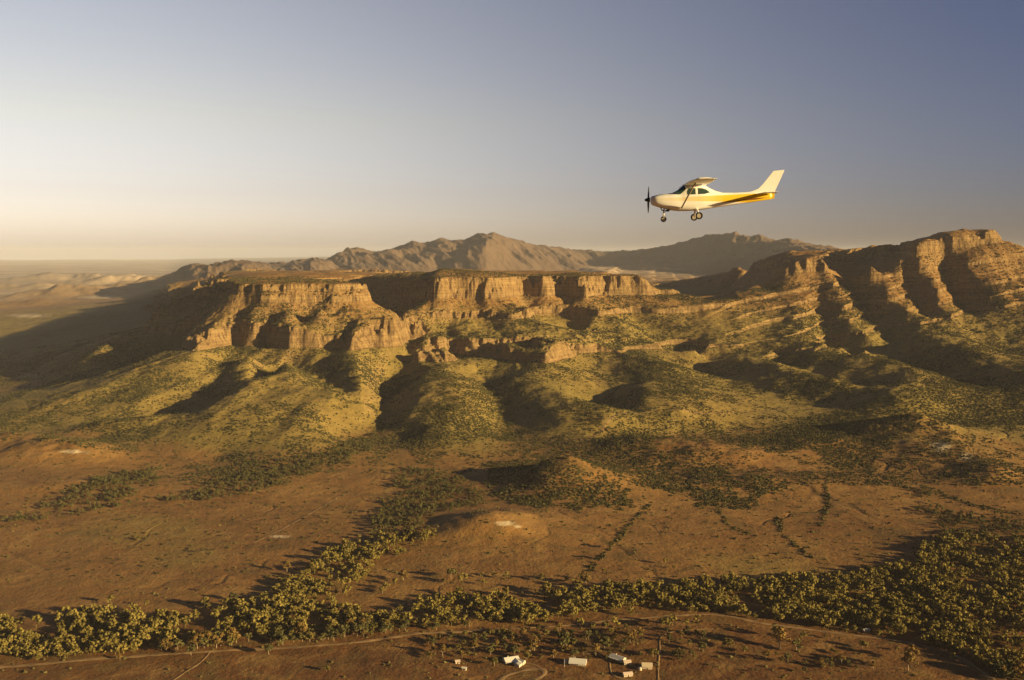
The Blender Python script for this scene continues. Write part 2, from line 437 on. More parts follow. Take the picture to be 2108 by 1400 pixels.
def height(x, y, E):
    """E: interpolated strata-space height. returns z, masks"""
    r = np.hypot(x, y)
    near = 1 - sstep(5200, 7500, r)
    slope_zone = sstep(18, 60, E) * near
    wob = fbm(x, y, 420, 3, 11) * 3 * slope_zone
    rill = ridged(x + 25 * gnoise(x / 150, y / 150, 5), y * .33, 110, 4, 21) * 2.0 * sstep(25, 70, E) * near
    ta_ = np.arctan2(x + 350, 3700 - y); da_ = np.hypot(x + 350, 3700 - y)
    tb_ = np.arctan2(x - 1750, 4300 - y); db_ = np.hypot(x - 1750, 4300 - y)
    ww_ = sstep(500, 1000, x)
    wq_ = 18 * gnoise(x / 120, y / 120, 25)
    spur = (1 - ww_) * ridged(ta_ * 1150 + wq_, da_ * .22, 185, 3, 23, .42) + ww_ * ridged(tb_ * 1150 + wq_, db_ * .22, 185, 3, 27, .42)
    rill = rill * .6 + spur * 6.5 * sstep(20, 55, E) * near
    butt = ridged(x, y, 75, 3, 31, .55) * 4.2 + fbm(x, y, 26, 3, 41) * 2.2 + fbm(x, y, 9, 2, 45) * 1.1
    l0_ = np.where(x < -260, 134.0, np.where(x < 900, 100.0, 112.0))
    hi = sstep(l0_ - 10, l0_ + 12, E) * near
    wr = sstep(700, 1200, x)
    sad = 1 - .75 * sstep(300, 480, x) * (1 - sstep(980, 1100, x))
    c0 = (strata(E + 5, x, y, False) - strata(E - 5, x, y, False)) / 10
    hi = hi * sad * (.4 + .6 * sstep(1.15, 2.2, c0))
    E2 = E + wob + rill * (1 - .55 * hi) + butt * hi * (1 - .4 * wr + .45 * (x < -250) * (y < 3400)) + fbm(x, y, 60, 4, 51) * 1.6 * sstep(8, 40, E)
    z = strata(E2, x, y, False)
    zq_ = (z + fbm(x, y, 200, 2, 47) * 6 - .1 * x * wr) / 11.0; fl_ = np.floor(zq_)
    z = z + (sstep(.25, .9, zq_ - fl_) - (zq_ - fl_)) * 11.0 * .5 * hi
    # flatten plateau roughness a little
    b, m, rr, wb, wm, wr2 = bandsets(x, y)
    d = 0.5
    rock = np.clip((strata(E2 + d, x, y, False) - strata(E2 - d, x, y, False)) / (2 * d) - 1.15, 0, 4) / 3 * near
    z = z + hills(x, y)
    ws = 40 * gnoise(x / 140, y / 140, 151) + 16 * gnoise(x / 45, y / 45, 152)
    chn = (.45 + .5 * sstep(100, 400, x)) * np.exp(-(gnoise((x + ws) / 330, (y - ws) / 420, 153) / .014) ** 2) + .7 * np.exp(-(gnoise((x - ws) / 150, (y + ws) / 190, 155) / .02) ** 2) * sstep(-.1, .3, gnoise(x / 500, y / 500, 157))
    flat = (1 - sstep(30, 80, E)) * (1 - sstep(2600, 3600, r))
    chn = chn * sstep(-.1, .35, gnoise(x / 180, y / 180, 158))
    z = z - 1.6 * np.clip(chn, 0, 1.2) * flat
    z = z + fbm(x, y, 320, 3, 61) * 2.5 * (1 - slope_zone) + fbm(x, y, 45, 3, 71) * .5
    # far plain on the left with low ridges
    lf = sstep(6000, 9000, r) * sstep(-.16, -.30, x / np.maximum(y, 1)) * (y > 0)
    z = z + lf * (np.maximum(ridged(x * .8 + y * .3, y * .9, 2600, 4, 81), 0) ** 2 * 8 + fbm(x, y, 5000, 3, 85) * 18)
    # far ranges
    pxv = 1054 + F * x / np.maximum(y, 1.0) * cp
    front = y > 3000
    pw = pxv + 70 * gnoise(x / 1300, y / 1300, 97) * sstep(0, 900, np.abs(y - np.interp(pxv, DST[:, 0], DST[:, 1])))
    sk = np.interp(pw, SKY[:, 0], SKY[:, 1]); dc = np.interp(pxv, DST[:, 0], DST[:, 1])
    crest = CAM_H + (520 - sk) / F * dc
    crest = crest + fbm(x, y, 420, 5, 91, .65) * (17 + 14 * sstep(0, 1500, x))
    dd = y - dc
    wid = 2300.0 + 500 * gnoise(x / 1500, y / 1500, 95)
    pr = np.where(dd < 0, np.clip(1 + dd / wid, 0, 1), np.clip(1 - dd / 2500.0, 0, 1))
    gul = ridged(x * .9 + .35 * y, y * .35 + x * .1, 750, 5, 101, .6)
    base = np.where(pxv < 640, np.interp(pxv, [0, 330, 640], [0, 20, 130]), 165)
    on = (pxv > 330) & front
    prof = pr ** 1.25
    rz = base + (crest - base) * prof + gul * 105 * prof * (1 - prof) * 2.2 
    fade = sstep(5600, 7000, y) * sstep(330, 400, pxv)
    z2 = np.where(on, np.maximum(z, rz * fade + z * (1 - fade)), z)
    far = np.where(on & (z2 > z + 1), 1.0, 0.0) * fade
    # low shadowed ridges left of the mesa
    for px, Y, h, sx, sy in ((128,7600,75,300,170),(320,8600,95,420,160),(228,8000,60,330,130),(30,6600,40,260,160),(410,7200,70,330,260),(60,9800,60,500,150),(440,6300,50,200,250),(270,10800,90,600,150),(150,12500,80,900,200)):
        cx = (px - 1054) / F * Y
        q = ((x - cx) / sx) ** 2 + ((y - Y) / sy) ** 2
        z2 = z2 + h * np.exp(-.5 * q) * (1 + .5 * fbm(x, y, 300, 3, 111))
    # ranges further out than the grid of interest sink to the plain
    return z2, rock, far, sstep(6, 26, E + 6 * fbm(x, y, 160, 3, 161)) * near, np.clip(chn * flat, 0, 1)

# ------------------------------------------------------------------ terrain grid
az = np.concatenate([np.linspace(-180, -60, 34, endpoint=False), np.linspace(-60, -30, 70, endpoint=False), np.linspace(-30, 30, 1450, endpoint=False),
                     np.linspace(30, 45, 120, endpoint=False), np.linspace(45, 180, 50, endpoint=False)]) * math.pi / 180
def seg(a, b, step):
    n = max(1, int(round((b - a) / step))); return np.linspace(a, b, n, endpoint=False)
rr_ = np.concatenate([[2.0, 40, 100, 180, 260, 340, 420, 500, 580, 640, 700, 740], seg(780, 1900, 4.0), seg(1900, 3800, 3.0), seg(3800, 4600, 5.0), seg(4600, 6500, 16), seg(6500, 13500, 38), seg(13500, 25000, 180), seg(25000, 58000, 1000), [58000, 60000]])
NA, NR = len(az), len(rr_)
print('grid', NA, NR)
# coarse interpolation grid
ca = np.concatenate([np.linspace(-180, -34, 40, endpoint=False), np.linspace(-34, 34, 420, endpoint=False), np.linspace(34, 180, 50)]) * math.pi / 180
cr = np.concatenate([[0., 200, 500], seg(700, 1900, 22), seg(1900, 4000, 9), seg(4000, 6500, 40), seg(6500, 15000, 300), seg(15000, 40000, 3000), [40000, 150001]])
cA, cR = np.meshgrid(ca, cr, indexing='ij')
cx, cyy = cR * np.sin(cA), cR * np.cos(cA)
ce = np.empty(cx.size)
fx, fy = cx.ravel() / 1000, cyy.ravel() / 1000
for i in range(0, cx.size, 20000):
    d = np.sqrt((fx[i:i + 20000, None] - XY[None, :, 0]) ** 2 + (fy[i:i + 20000, None] - XY[None, :, 1]) ** 2)
    ce[i:i + 20000] = d @ W8 + W0
ce = ce.reshape(cx.shape)
fadefar = 1 - sstep(14000, 22000, cR)
ce = np.where(cR > 8000, np.clip(ce, 0, 200), np.clip(ce, -8, 600)) * fadefar
side = sstep(R(38), R(55), np.abs(cA))
ce = ce * (1 - side)
def bil(a, r):
    ia = np.clip(np.searchsorted(ca, a) - 1, 0, len(ca) - 2); ir = np.clip(np.searchsorted(cr, r) - 1, 0, len(cr) - 2)
    ta = (a - ca[ia]) / (ca[ia + 1] - ca[ia]); tr = (r - cr[ir]) / (cr[ir + 1] - cr[ir])
    return (ce[ia, ir] * (1 - ta) * (1 - tr) + ce[ia + 1, ir] * ta * (1 - tr) + ce[ia, ir + 1] * (1 - ta) * tr + ce[ia + 1, ir + 1] * ta * tr)
def ground(x, y):
    x = np.atleast_1d(np.asarray(x, float)); y = np.atleast_1d(np.asarray(y, float))
    return height(x, y, bil(np.arctan2(x, y), np.hypot(x, y)))
def gz(x, y): return float(ground(x, y)[0][0])
X = np.empty((NA, NR)); Yg = np.empty((NA, NR)); Z = np.empty((NA, NR)); RK = np.empty((NA, NR)); FR = np.empty((NA, NR)); SZ = np.empty((NA, NR)); CH = np.empty((NA, NR))
for i in range(0, NA, 100):
    a, r = np.meshgrid(az[i:i + 100], rr_, indexing='ij')
    x, y = r * np.sin(a), r * np.cos(a)
    z, rk, fr, sz, ch_ = height(x, y, bil(a, r))
    CH[i:i + 100] = ch_
    X[i:i + 100], Yg[i:i + 100], Z[i:i + 100], RK[i:i + 100], FR[i:i + 100], SZ[i:i + 100] = x, y, z, rk, fr, sz
V = np.stack([X, Yg, Z], -1).reshape(-1, 3)

def in_poly(px, py, poly):
    px, py = px + 16 * gnoise(px / 38, py / 24, 401) + 8 * gnoise(px / 13, py / 9, 403), py + 8 * gnoise(px / 45, py / 20, 405) + 5 * gnoise(px / 12, py / 8, 407)
    inside = np.zeros(px.shape, bool); n = len(poly)
    for i in range(n):
        x0, y0 = poly[i]; x1, y1 = poly[(i + 1) % n]
        if y0 == y1: continue
        c = ((y0 > py) != (y1 > py)) & (px < (x1 - x0) * (py - y0) / (y1 - y0) + x0)
        inside ^= c
    return inside
# ground cover masks (what grows or lies where; dry also holds the far haze fade)
x, y, z = V[:, 0], V[:, 1], V[:, 2]
px, py = project(x, y, z)
infr = (y > 300)
green = np.clip(SZ.ravel() * 1.0 * (1 - sstep(150, 260, z)), 0, 1) 
green = np.maximum(green, .55 * sstep(.55, 1, fbm(x, y, 500, 3, 131) + .55 * np.exp(-(((px - 350) / 420) ** 2 + ((py - 1150) / 90) ** 2)) + .6 * np.exp(-(((px - 950) / 230) ** 2 + ((py - 1150) / 50) ** 2))))
green = np.clip(green + .8 * np.exp(-(((px - 1330) / 260) ** 2 + ((py - 745) / 28) ** 2)) * infr, 0, 1.4)
pale = np.zeros(len(x))
for a, b, sa, sb in ((1040,1078,24,6),(1065,1084,10,4),(1940,918,26,14),(150,930,34,5),(1990,940,20,10),(575,1105,26,4),(60,650,50,5),(200,612,50,4)):
    pale = np.maximum(pale, np.exp(-(((px - a) / sa) ** 2 + ((py - b) / sb) ** 2)) * infr)
red = sstep(1180, 1330, py) * infr + .5 * sstep(1350, 2000, px) * sstep(1000, 1080, py) * infr
attrs = dict(chan=CH.ravel(), dry=(sstep(6000, 11000, np.hypot(x, y)) * (1 - FR.ravel())), rock=RK.ravel(), far=FR.ravel(), green=green, pale=pale, red=np.clip(red, 0, 1))  # dry: mask by distance, puts a haze fade into the far plain's colour

# terrain material
t = NT('terrain_ground')
g = t.geo()
sep = t.n('ShaderNodeSeparateXYZ'); t.l(g, sep.inputs[0])
nb = t.noise(g, .0035, 5, .6); ns = t.noise(g, .05, 5, .65); nf = t.noise(g, .22, 4, .7)
soil = t.mix(t.rng(nb, .35, .65), (.24, .118, .040), (.33, .182, .058))
soil = t.mix(t.math('MULTIPLY', t.attr('red'), .8), soil, (.155, .064, .022))
nm = t.noise(t.mapping(g, (.012, .018, .012)), 1.0, 5, .7, .6)
soil = t.mix(t.rng(nm, .50, .66, 0, .8), soil, (.36, .215, .075))
soil = t.mix(t.rng(nm, .48, .34, 0, .8), soil, (.15, .10, .036))
soil = t.mix(t.rng(ns, .52, .72, 0, .7), soil, (.17, .105, .042))
soil = t.mix(t.math('MULTIPLY', t.attr('chan'), .65), soil, (.10, .06, .028))
grass = t.mix(t.rng(ns, .3, .7), (.22, .155, .046), (.36, .26, .076))
grass = t.mix(t.rng(nb, .4, .7), grass, (.27, .21, .056))
gm = t.math('ADD', t.attr('green'), t.math('MULTIPLY', t.math('SUBTRACT', ns, .5), 1.2), clamp=True)
base = t.mix(gm, soil, grass)
base = t.mix(t.rng(nf, .58, .72, 0, .55), base, (.085, .07, .03))
# rock with strata and upright cracks
ms = t.mapping(g, (.005, .005, .22)); st = t.noise(ms, 1.0, 6, .8)
mc = t.mapping(g, (.10, .10, .018)); ck = t.noise(mc, 1.0, 5, .65)
rockc = t.mix(t.rng(st, .35, .65), (.28, .165, .068), (.54, .37, .165))
rockc = t.mix(t.rng(ck, .5, .64, 0, .85), rockc, (.14, .08, .045))
nrm = t.n('ShaderNodeNewGeometry').outputs['True Normal']
sn = t.n('ShaderNodeSeparateXYZ'); t.l(nrm, sn.inputs[0])
steep = t.rng(sn.outputs['Z'], .86, .66)
rkm = t.math('MULTIPLY', t.math('ADD', t.math('MULTIPLY', t.attr('rock'), 1.3), t.math('MULTIPLY', t.math('SUBTRACT', ns, .5), .8)), 1.0, clamp=True)
rkm = t.math('MAXIMUM', t.math('MULTIPLY', rkm, t.rng(sn.outputs['Z'], .93, .8)), t.math('MULTIPLY', steep, .7), clamp=True)
base = t.mix(rkm, base, rockc)
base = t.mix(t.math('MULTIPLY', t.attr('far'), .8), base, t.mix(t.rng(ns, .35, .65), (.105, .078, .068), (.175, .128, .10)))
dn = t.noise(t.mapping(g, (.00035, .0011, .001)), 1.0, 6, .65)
base = t.mix(t.math('MULTIPLY', t.attr('dry'), .9), base, t.mix(t.rng(dn, .38, .62), (.30, .225, .155), (.56, .44, .32)))  # dry beige far plain, lightened further to imitate haze
base = t.mix(t.rng(t.math('ADD', t.attr('pale'), t.math('MULTIPLY', t.math('SUBTRACT', ns, .5), 1.6)), .35, .9), base, (.62, .50, .33))
t.col(base)
hh = t.math('ADD', t.math('MULTIPLY', t.math('ADD', ck, st), t.math('MULTIPLY', rkm, 16.0)), t.math('ADD', t.math('MULTIPLY', nf, 1.6), t.math('MULTIPLY', ns, 3.0)))
t.bump(hh, .8, 1.0)
MT = t.m

# faces, split into plain, mesa, right mountain, far ranges
ia = np.arange(NA); ja = (ia + 1) % NA
I, J = np.meshgrid(ia, np.arange(NR - 1), indexing='ij')
In = ja[I]
Q = np.stack([I * NR + J, I * NR + J + 1, In * NR + J + 1, In * NR + J], -1).reshape(-1, 4)
qc = V[Q[:, 0]]
qx, qy, qz = qc[:, 0], qc[:, 1], qc[:, 2]
farq = attrs['far'][Q[:, 0]] > .5
szq = SZ.ravel()[Q[:, 0]] > .35
own = np.zeros(len(Q), int)
own[szq & (qx < 560)] = 1
own[szq & (qx >= 560)] = 2
own[farq] = 3
for k, nm, lab in ((0, 'ground', 'red brown plain with fields and creek lines under the aircraft'), (1, 'mesa_hill', 'flat topped rocky mesa with cliff bands and grassy foot spurs'),
                   (2, 'mountain', 'rugged layered mountain rising to the right of the mesa'), (3, 'far_mountains', 'hazy jagged mountain ranges on the horizon')):
    q = Q[own == k]
    used, inv = np.unique(q, return_inverse=True)
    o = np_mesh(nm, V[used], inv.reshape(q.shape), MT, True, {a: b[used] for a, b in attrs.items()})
    tag(o, lab, None, None, 'structure')

# ------------------------------------------------------------------ haze
def box(x0, x1, y0, y1, z0, z1):
    v = [(x0,y0,z0),(x1,y0,z0),(x1,y1,z0),(x0,y1,z0),(x0,y0,z1),(x1,y0,z1),(x1,y1,z1),(x0,y1,z1)]
    f = [(0,3,2,1),(4,5,6,7),(0,1,5,4),(1,2,6,5),(2,3,7,6),(3,0,4,7)]
    return v, f
hm = bpy.data.materials.new('haze_air'); hm.use_nodes = True
ht = hm.node_tree
for n in list(ht.nodes): ht.nodes.remove(n)
ho = ht.nodes.new('ShaderNodeOutputMaterial'); hv = ht.nodes.new('ShaderNodeVolumePrincipled')
hv.inputs['Color'].default_value = (.78, .83, 1.0, 1)
hv.inputs['Density'].default_value = 1.9e-5
hv.inputs['Anisotropy'].default_value = -.15
ht.links.new(hv.outputs[0], ho.inputs['Volume'])
zmin, zmax = float(Z.min()), float(Z.max())
print('z range', zmin, zmax)
vv, ff = box(-60500, 60500, -60500, 60500, zmin - 1.5, max(zmax + 5, CAM_H + 60))
tag(mesh_obj('haze', vv, ff, hm), kind='stuff')
#@@OBJECTS
# ------------------------------------------------------------------ plants
def leaf_mat(name, a, b):
    t = NT(name)
    g = t.geo()
    f = t.noise(g, .6, 3, .6)
    r = t.attr('tone')
    rnd = t.n('ShaderNodeObjectInfo').outputs['Random']
    k = t.math('ADD', t.math('MULTIPLY', t.math('ADD', f, r), .42), t.math('MULTIPLY', t.math('SUBTRACT', rnd, .5), .45), clamp=True)
    t.col(t.mix(k, a, b))
    t.b.inputs['Roughness'].default_value = .8
    return t.m
M_LEAF = [leaf_mat('gum_leaves_olive', (.075, .065, .018), (.31, .245, .062)),
          leaf_mat('gum_leaves_grey_green', (.05, .052, .02), (.22, .19, .062)),
          leaf_mat('gum_leaves_dry', (.13, .085, .025), (.34, .22, .06))]
M_SCRUB = leaf_mat('scrub_leaves', (.025, .027, .011), (.12, .105, .032))
M_BARK = simple('pale_gum_bark', (.42, .33, .22), .85, var=.3, scale=.6)

def crown_mesh(r, h, w, nclump, nleaf, size):
    """leaf clumps on uneven lobes round the limbs, many small faces"""
    Vs, Fs, T = [], [], []
    tips = []
    for c in range(nclump):
        a = r.uniform(0, 2 * math.pi); q = r.uniform(.1, 1) ** .6
        zc = h * r.uniform(.42, .92)
        rad = w * .5 * q * (1 - max(0, zc / h - .6) * 1.3)
        cx, cy_ = rad * math.cos(a), rad * math.sin(a)
        rc = w * r.uniform(.14, .24)
        tips.append((cx, cy_, zc))
        tone = r.uniform(.15, .85)
        for k in range(nleaf):
            d = r.normal(size=3); d /= np.linalg.norm(d) + 1e-6
            p = np.array([cx, cy_, zc]) + d * rc * r.uniform(.65, 1.05) * np.array([1, 1, .75])
            n = d + r.normal(size=3) * .45; n /= np.linalg.norm(n)
            u = np.cross(n, [.3, .2, 1]); u /= np.linalg.norm(u) + 1e-6; v = np.cross(n, u)
            sz = size * r.uniform(.6, 1.25)
            b = len(Vs)
            Vs += [p - u * sz * .5 - v * sz * .35, p + u * sz * .5 - v * sz * .4, p + u * sz * .45 + v * sz * .4, p - u * sz * .4 + v * sz * .45]
            Fs.append((b, b + 1, b + 2, b + 3)); T += [tone] * 4
    return np.array(Vs), np.array(Fs), np.array(T), tips

def tube(pts, rads, n=6):
    Vs, Fs = [], []
    for i, (p, r) in enumerate(zip(pts, rads)):
        p = Vector(p)
        d = (Vector(pts[min(i + 1, len(pts) - 1)]) - Vector(pts[max(i - 1, 0)])).normalized()
        u = d.cross(Vector((.13, .97, .21))).normalized(); v = d.cross(u)
        for k in range(n):
            a = 2 * math.pi * k / n
            Vs.append(p + u * (r * math.cos(a)) + v * (r * math.sin(a)))
    for i in range(len(pts) - 1):
        for k in range(n):
            Fs.append((i * n + k, i * n + (k + 1) % n, (i + 1) * n + (k + 1) % n, (i + 1) * n + k))
    Fs.append(tuple(range(n))[::-1]); Fs.append(tuple((len(pts) - 1) * n + k for k in range(n)))
    return Vs, Fs

def join(parts):
    Vs, Fs = [], []
    for v, f in parts:
        b = len(Vs); Vs += list(v); Fs += [tuple(i + b for i in q) for q in f]
    return Vs, Fs

def trunk_mesh(r, h, tips):
    lean = (r.uniform(-.05, .05) * h, r.uniform(-.05, .05) * h)
    fork = (lean[0], lean[1], h * .38)
    parts = [tube([(0, 0, -.6), (lean[0] * .4, lean[1] * .4, h * .16), fork], [h * .032, h * .024, h * .02])]
    for tp in tips[:5]:
        mid = tuple((fork[i] * .5 + tp[i] * .5) for i in range(3))
        mid = (mid[0], mid[1], mid[2] - h * .03)
        parts.append(tube([fork, mid, tp], [h * .015, h * .01, h * .004], 5))
    return join(parts)

variants = []
for k in range(8):
    r = np.random.default_rng(100 + k)
    h = [17, 15, 19, 13, 16, 21, 11, 18][k]; w = h * [.85, .95, .7, 1.0, .8, .75, 1.0, .9][k]
    v, f, tn, tips = crown_mesh(r, h, w, 15, 30, w * .115)
    co = np_mesh('crown', v, f, M_LEAF[k % 3], False, {'tone': tn})
    tv, tf = trunk_mesh(r, h, tips)
    to = mesh_obj('trunk', tv, tf, M_BARK, smooth=True)
    variants.append((h, co.data, to.data))
    bpy.data.objects.remove(co); bpy.data.objects.remove(to)

def make_tree(k, x, y, s, label, group):
    root = empty('gum_tree', (x, y, gz(x, y) - .2), random.uniform(0, 6.28))
    root.scale = (s, s, s * random.uniform(.9, 1.1))
    tag(root, label, 'tree', group)
    for nm, me in (('trunk', variants[k][2]), ('crown', variants[k][1])):
        o = bpy.data.objects.new(nm, me); C.objects.link(o); o.parent = root
    return root

BELTS = {   # where trees stand thickly, as areas of the valley floor
 'creek': [(-60,1282),(120,1280),(200,1262),(300,1272),(420,1270),(520,1235),(600,1195),(700,1170),(760,1185),(700,1235),(740,1275),(840,1262),(930,1235),(1040,1222),(1180,1216),(1320,1210),(1450,1200),(1600,1200),(1750,1185),(1880,1165),(1960,1130),(2180,1130),(2180,1430),(2040,1400),(1960,1345),(1860,1315),(1700,1296),(1560,1272),(1430,1262),(1330,1250),(1200,1268),(1060,1284),(930,1292),(850,1302),(700,1322),(540,1328),(400,1340),(250,1355),(120,1362),(-60,1350)],
 'branch': [(600,1200),(640,1165),(720,1120),(800,1095),(880,1086),(893,1112),(820,1150),(720,1195),(640,1230)],
 'wood': [(815,955),(900,965),(990,1000),(1005,1040),(900,1052),(870,1075),(890,1095),(800,1125),(745,1140),(760,1090),(790,1030),(815,1000)],
 'left1': [(70,1045),(150,1005),(260,975),(330,962),(320,1000),(250,1030),(150,1045)],
 'left2': [(305,1032),(420,1003),(560,962),(650,932),(760,892),(790,905),(720,955),(620,988),(520,1022),(400,1032)],
 'left3': [(-60,1072),(100,1055),(240,1035),(320,1030),(230,1048),(90,1070),(-60,1085)],
 'right': [(1890,1005),(1930,1015),(1960,1060),(2040,1060),(2180,1100),(2180,1140),(1880,1170),(1900,1120),(1935,1090),(1900,1050)],
}
def sample(n, y0, y1, seed, half=.56):
    r = np.random.default_rng(seed)
    y = np.sqrt(r.uniform(y0 * y0, y1 * y1, n)); x = r.uniform(-half, half, n) * y
    zz, rk, fr, sz, ch_ = ground(x, y)
    px, py = project(x, y, zz)
    return x, y, zz, rk, sz, px, py, r
# trees of the belts
x, y, zz, rk, sz, px, py, r = sample(130000, 860, 2150, 3)
p = np.zeros(len(x))
cl = fbm(x, y, 60, 2, 201)
for nm, poly in BELTS.items():
    m = in_poly(px, py, poly)
    p = np.where(m, {'creek': .85, 'branch': .6, 'wood': .5, 'right': .55}.get(nm, .5), p)
p = p * np.clip(.8 + 1.5 * cl, .06, 1.3)
m = in_poly(px, py, [(-60,1240),(1000,1180),(2180,1090),(2180,1430),(1000,1340),(-60,1370)]) & (p == 0)
p = np.where(m & (cl > .15), .015, p)
lower = (py > 1285) & (p < .05)
p = np.where(lower & (px > 880) & (px < 1450) & (py < 1360), .11, p)
p = np.where(lower & (px > 1450) & (py > 1300) & (cl > .1), .06, p)
sel = r.random(len(x)) < p * .95
tx, ty, tz, tpx, tpy = x[sel], y[sel], zz[sel], px[sel], py[sel]
# thin crowded spots
order = np.argsort(ty); tx, ty, tz, tpx, tpy = (a[order] for a in (tx, ty, tz, tpx, tpy))
cellset = {}; keep = []
for i in range(len(tx)):
    c = (int(tx[i] // 5.2), int(ty[i] // 5.2))
    if c in cellset: continue
    cellset[c] = 1; keep.append(i)
tx, ty, tz, tpx, tpy = (a[keep] for a in (tx, ty, tz, tpx, tpy))
# keep houses and the road clear
ROADS = {
 'creek_road': (6.5, [(-120,1386),(0,1373),(110,1364),(220,1355),(330,1348),(430,1342),(540,1335),(700,1326),(800,1315),(870,1305),(960,1300),(1060,1293),(1180,1285),(1270,1277),(1380,1270),(1480,1268),(1560,1283),(1650,1293),(1760,1306),(1850,1318),(1960,1345),(2050,1400)]),
 'side_track': (3.5, [(432,1343),(415,1362),(380,1385),(330,1420)]),
 'homestead_drive': (6.5, [(1020,1425),(1030,1400),(1045,1388),(1075,1378),(1100,1374),(1118,1376),(1121,1384),(1108,1393),(1082,1402),(1060,1415)]),
 'house_track': (3.0, [(1118,1376),(1100,1366),(1080,1362)]),
 'yard_track': (3.0, [(1255,1362),(1262,1388),(1300,1398),(1350,1402)]),
 'fence_track': (2.5, [(1355,1400),(1355,1370),(1358,1340),(1362,1312),(1400,1300),(1480,1296)]),
 'field_track': (3.0, [(520,1120),(600,1080),(660,1045),(700,1020)]),
 'valley_track': (6.0, [(1000,905),(1180,930),(1300,895),(1450,888),(1600,872),(1700,865)]),
}
HOUSES = [  # px, py, turn, width, depth, wall height, roof kind, name, label
 (1052,1362, 20, 15, 9, 2.9, 'white', 'house', 'pale L shaped house with bright roof beside the curled drive'),
 (1190,1366,-12, 17, 10, 3.0, 'white', 'house', 'largest white roofed house in the middle of the homestead'),
 (1272,1358,-42, 16, 6.5, 2.8, 'white', 'shed', 'long narrow white roofed shed lying at a slant'),
 (1291,1367, 5, 7, 6, 2.8, 'pink', 'cottage', 'small pinkish white cottage at the end of the slanting shed'),
 (1332,1374,-5, 10, 8, 3.0, 'cream', 'house', 'cream roofed square house nearest the straight fence track'),
 (1292,1391, 12, 9, 4.5, 2.6, 'pink', 'shed', 'low pale shed in front of the other houses near the yard track'),
 (1072,1366,-30, 8, 6, 2.7, 'grey', 'cottage', 'grey cottage just right of the L shaped house'),
 (942,1365, 10, 4.5, 3.5, 2.4, 'pink', 'hut', 'tiny pale hut alone left of the homestead'),
 (956,1379,-15, 4, 3, 2.3, 'white', 'hut', 'tiny white hut lowest on the left of the homestead'),
 (1678,1348, 10, 6, 4, 2.4, 'white', 'hut', 'small white hut at the edge of the dark right hand wood'),
]
HOUSES[-1] = (1783,1300, 10, 7, 4, 2.4, 'white', 'hut', 'small white hut at the lower edge of the right hand wood')
bad = np.zeros(len(tx), bool)
for hh_ in HOUSES:
    hx, hy, _ = atZ(hh_[0], hh_[1], 0)
    bad |= (np.hypot(tx - hx, ty - hy) < 11) | ((np.abs(tx - hx) < 9) & (ty < hy) & (ty > hy - 34))
for wd, pts in ROADS.values():
    q = [atZ(a, b, 0) for a, b in pts]
    for a, b in zip(q, q[1:]):
        ax, ay = a[:2]; bx, by = b[:2]; l2 = (bx - ax) ** 2 + (by - ay) ** 2
        tt = np.clip(((tx - ax) * (bx - ax) + (ty - ay) * (by - ay)) / l2, 0, 1)
        bad |= np.hypot(tx - ax - tt * (bx - ax), ty - ay - tt * (by - ay)) < wd * .5 + 3.0
tx, ty, tz, tpx, tpy = (a[~bad] for a in (tx, ty, tz, tpx, tpy))
print('trees', len(tx))
LONE = [(421,1250,.8,'lone tree leaning out of the plain above the creek belt at the left'),(480,1236,.7,'small round tree beside the bare field edge above the creek belt'),
        (591,1177,.75,'lone tree at the tip of a long straight shadow in the left field'),(285,1112,.5,'tiny bush like tree alone in the middle of the left field'),
        (418,1138,.45,'tiny tree with short dark shadow right in the left field'),(830,1196,.7,'lone tree on the green field above the creek, shadow to its left'),
        (787,1222,.7,'lone thin tree on the red bank above the creek bend'),(928,1190,.75,'lone tree right of the green field shadow streak'),
        (1260,1130,.6,'small tree on the dry gully line crossing the right field'),(1240,1152,.6,'small tree lower on the dry gully line of the right field'),
        (1205,1205,1.0,'tall tree where the dry gully meets the creek belt'),(1620,1262,1.25,'big round crowned tree in front of the dark creek wood, beside the road'),
        (1600,1312,.95,'orange lit tree below the road casting a long shadow'),(1605,1335,1.0,'broad orange tree below the round crowned tree, low in the right field'),
        (1775,1335,.8,'small tree at the right end of a very long dark shadow'),(1640,1340,.7,'small tree right of the broad orange tree in the right field'),
        (1018,1371,.55,'small tree left of the L shaped house'),(1245,1335,.8,'small yellow tree above the slanting shed'),
        (1100,1340,.8,'young tree in the scrub above the grey cottage'),(1345,1352,.7,'slender tree on the fence track above the cream house'),
        (1655,1385,.4,'tiny shrub like tree near the lower edge of the right field'),(1798,1378,.4,'tiny tree far down in the right hand red field'),
        (672,1382,.55,'small bright tree below the road bend at the left'),(1160,1335,.9,'yellow tree above the largest white roofed house')]
for i, (a, b, s, lab) in enumerate(LONE):
    q = atZ(a, b, 0)
    zq = gz(q[0], q[1]); q = atZ(a, b, zq)
    make_tree(i % 8, q[0], q[1], s, lab, 'single trees of the plain')
dist = np.hypot(tx, ty)
vis = (tpx > 4) & (tpx < 2104) & (tpy < 1415)
idx = np.argsort(np.where(vis, dist, 1e9))[:276]
ind = np.zeros(len(tx), bool); ind[idx] = True
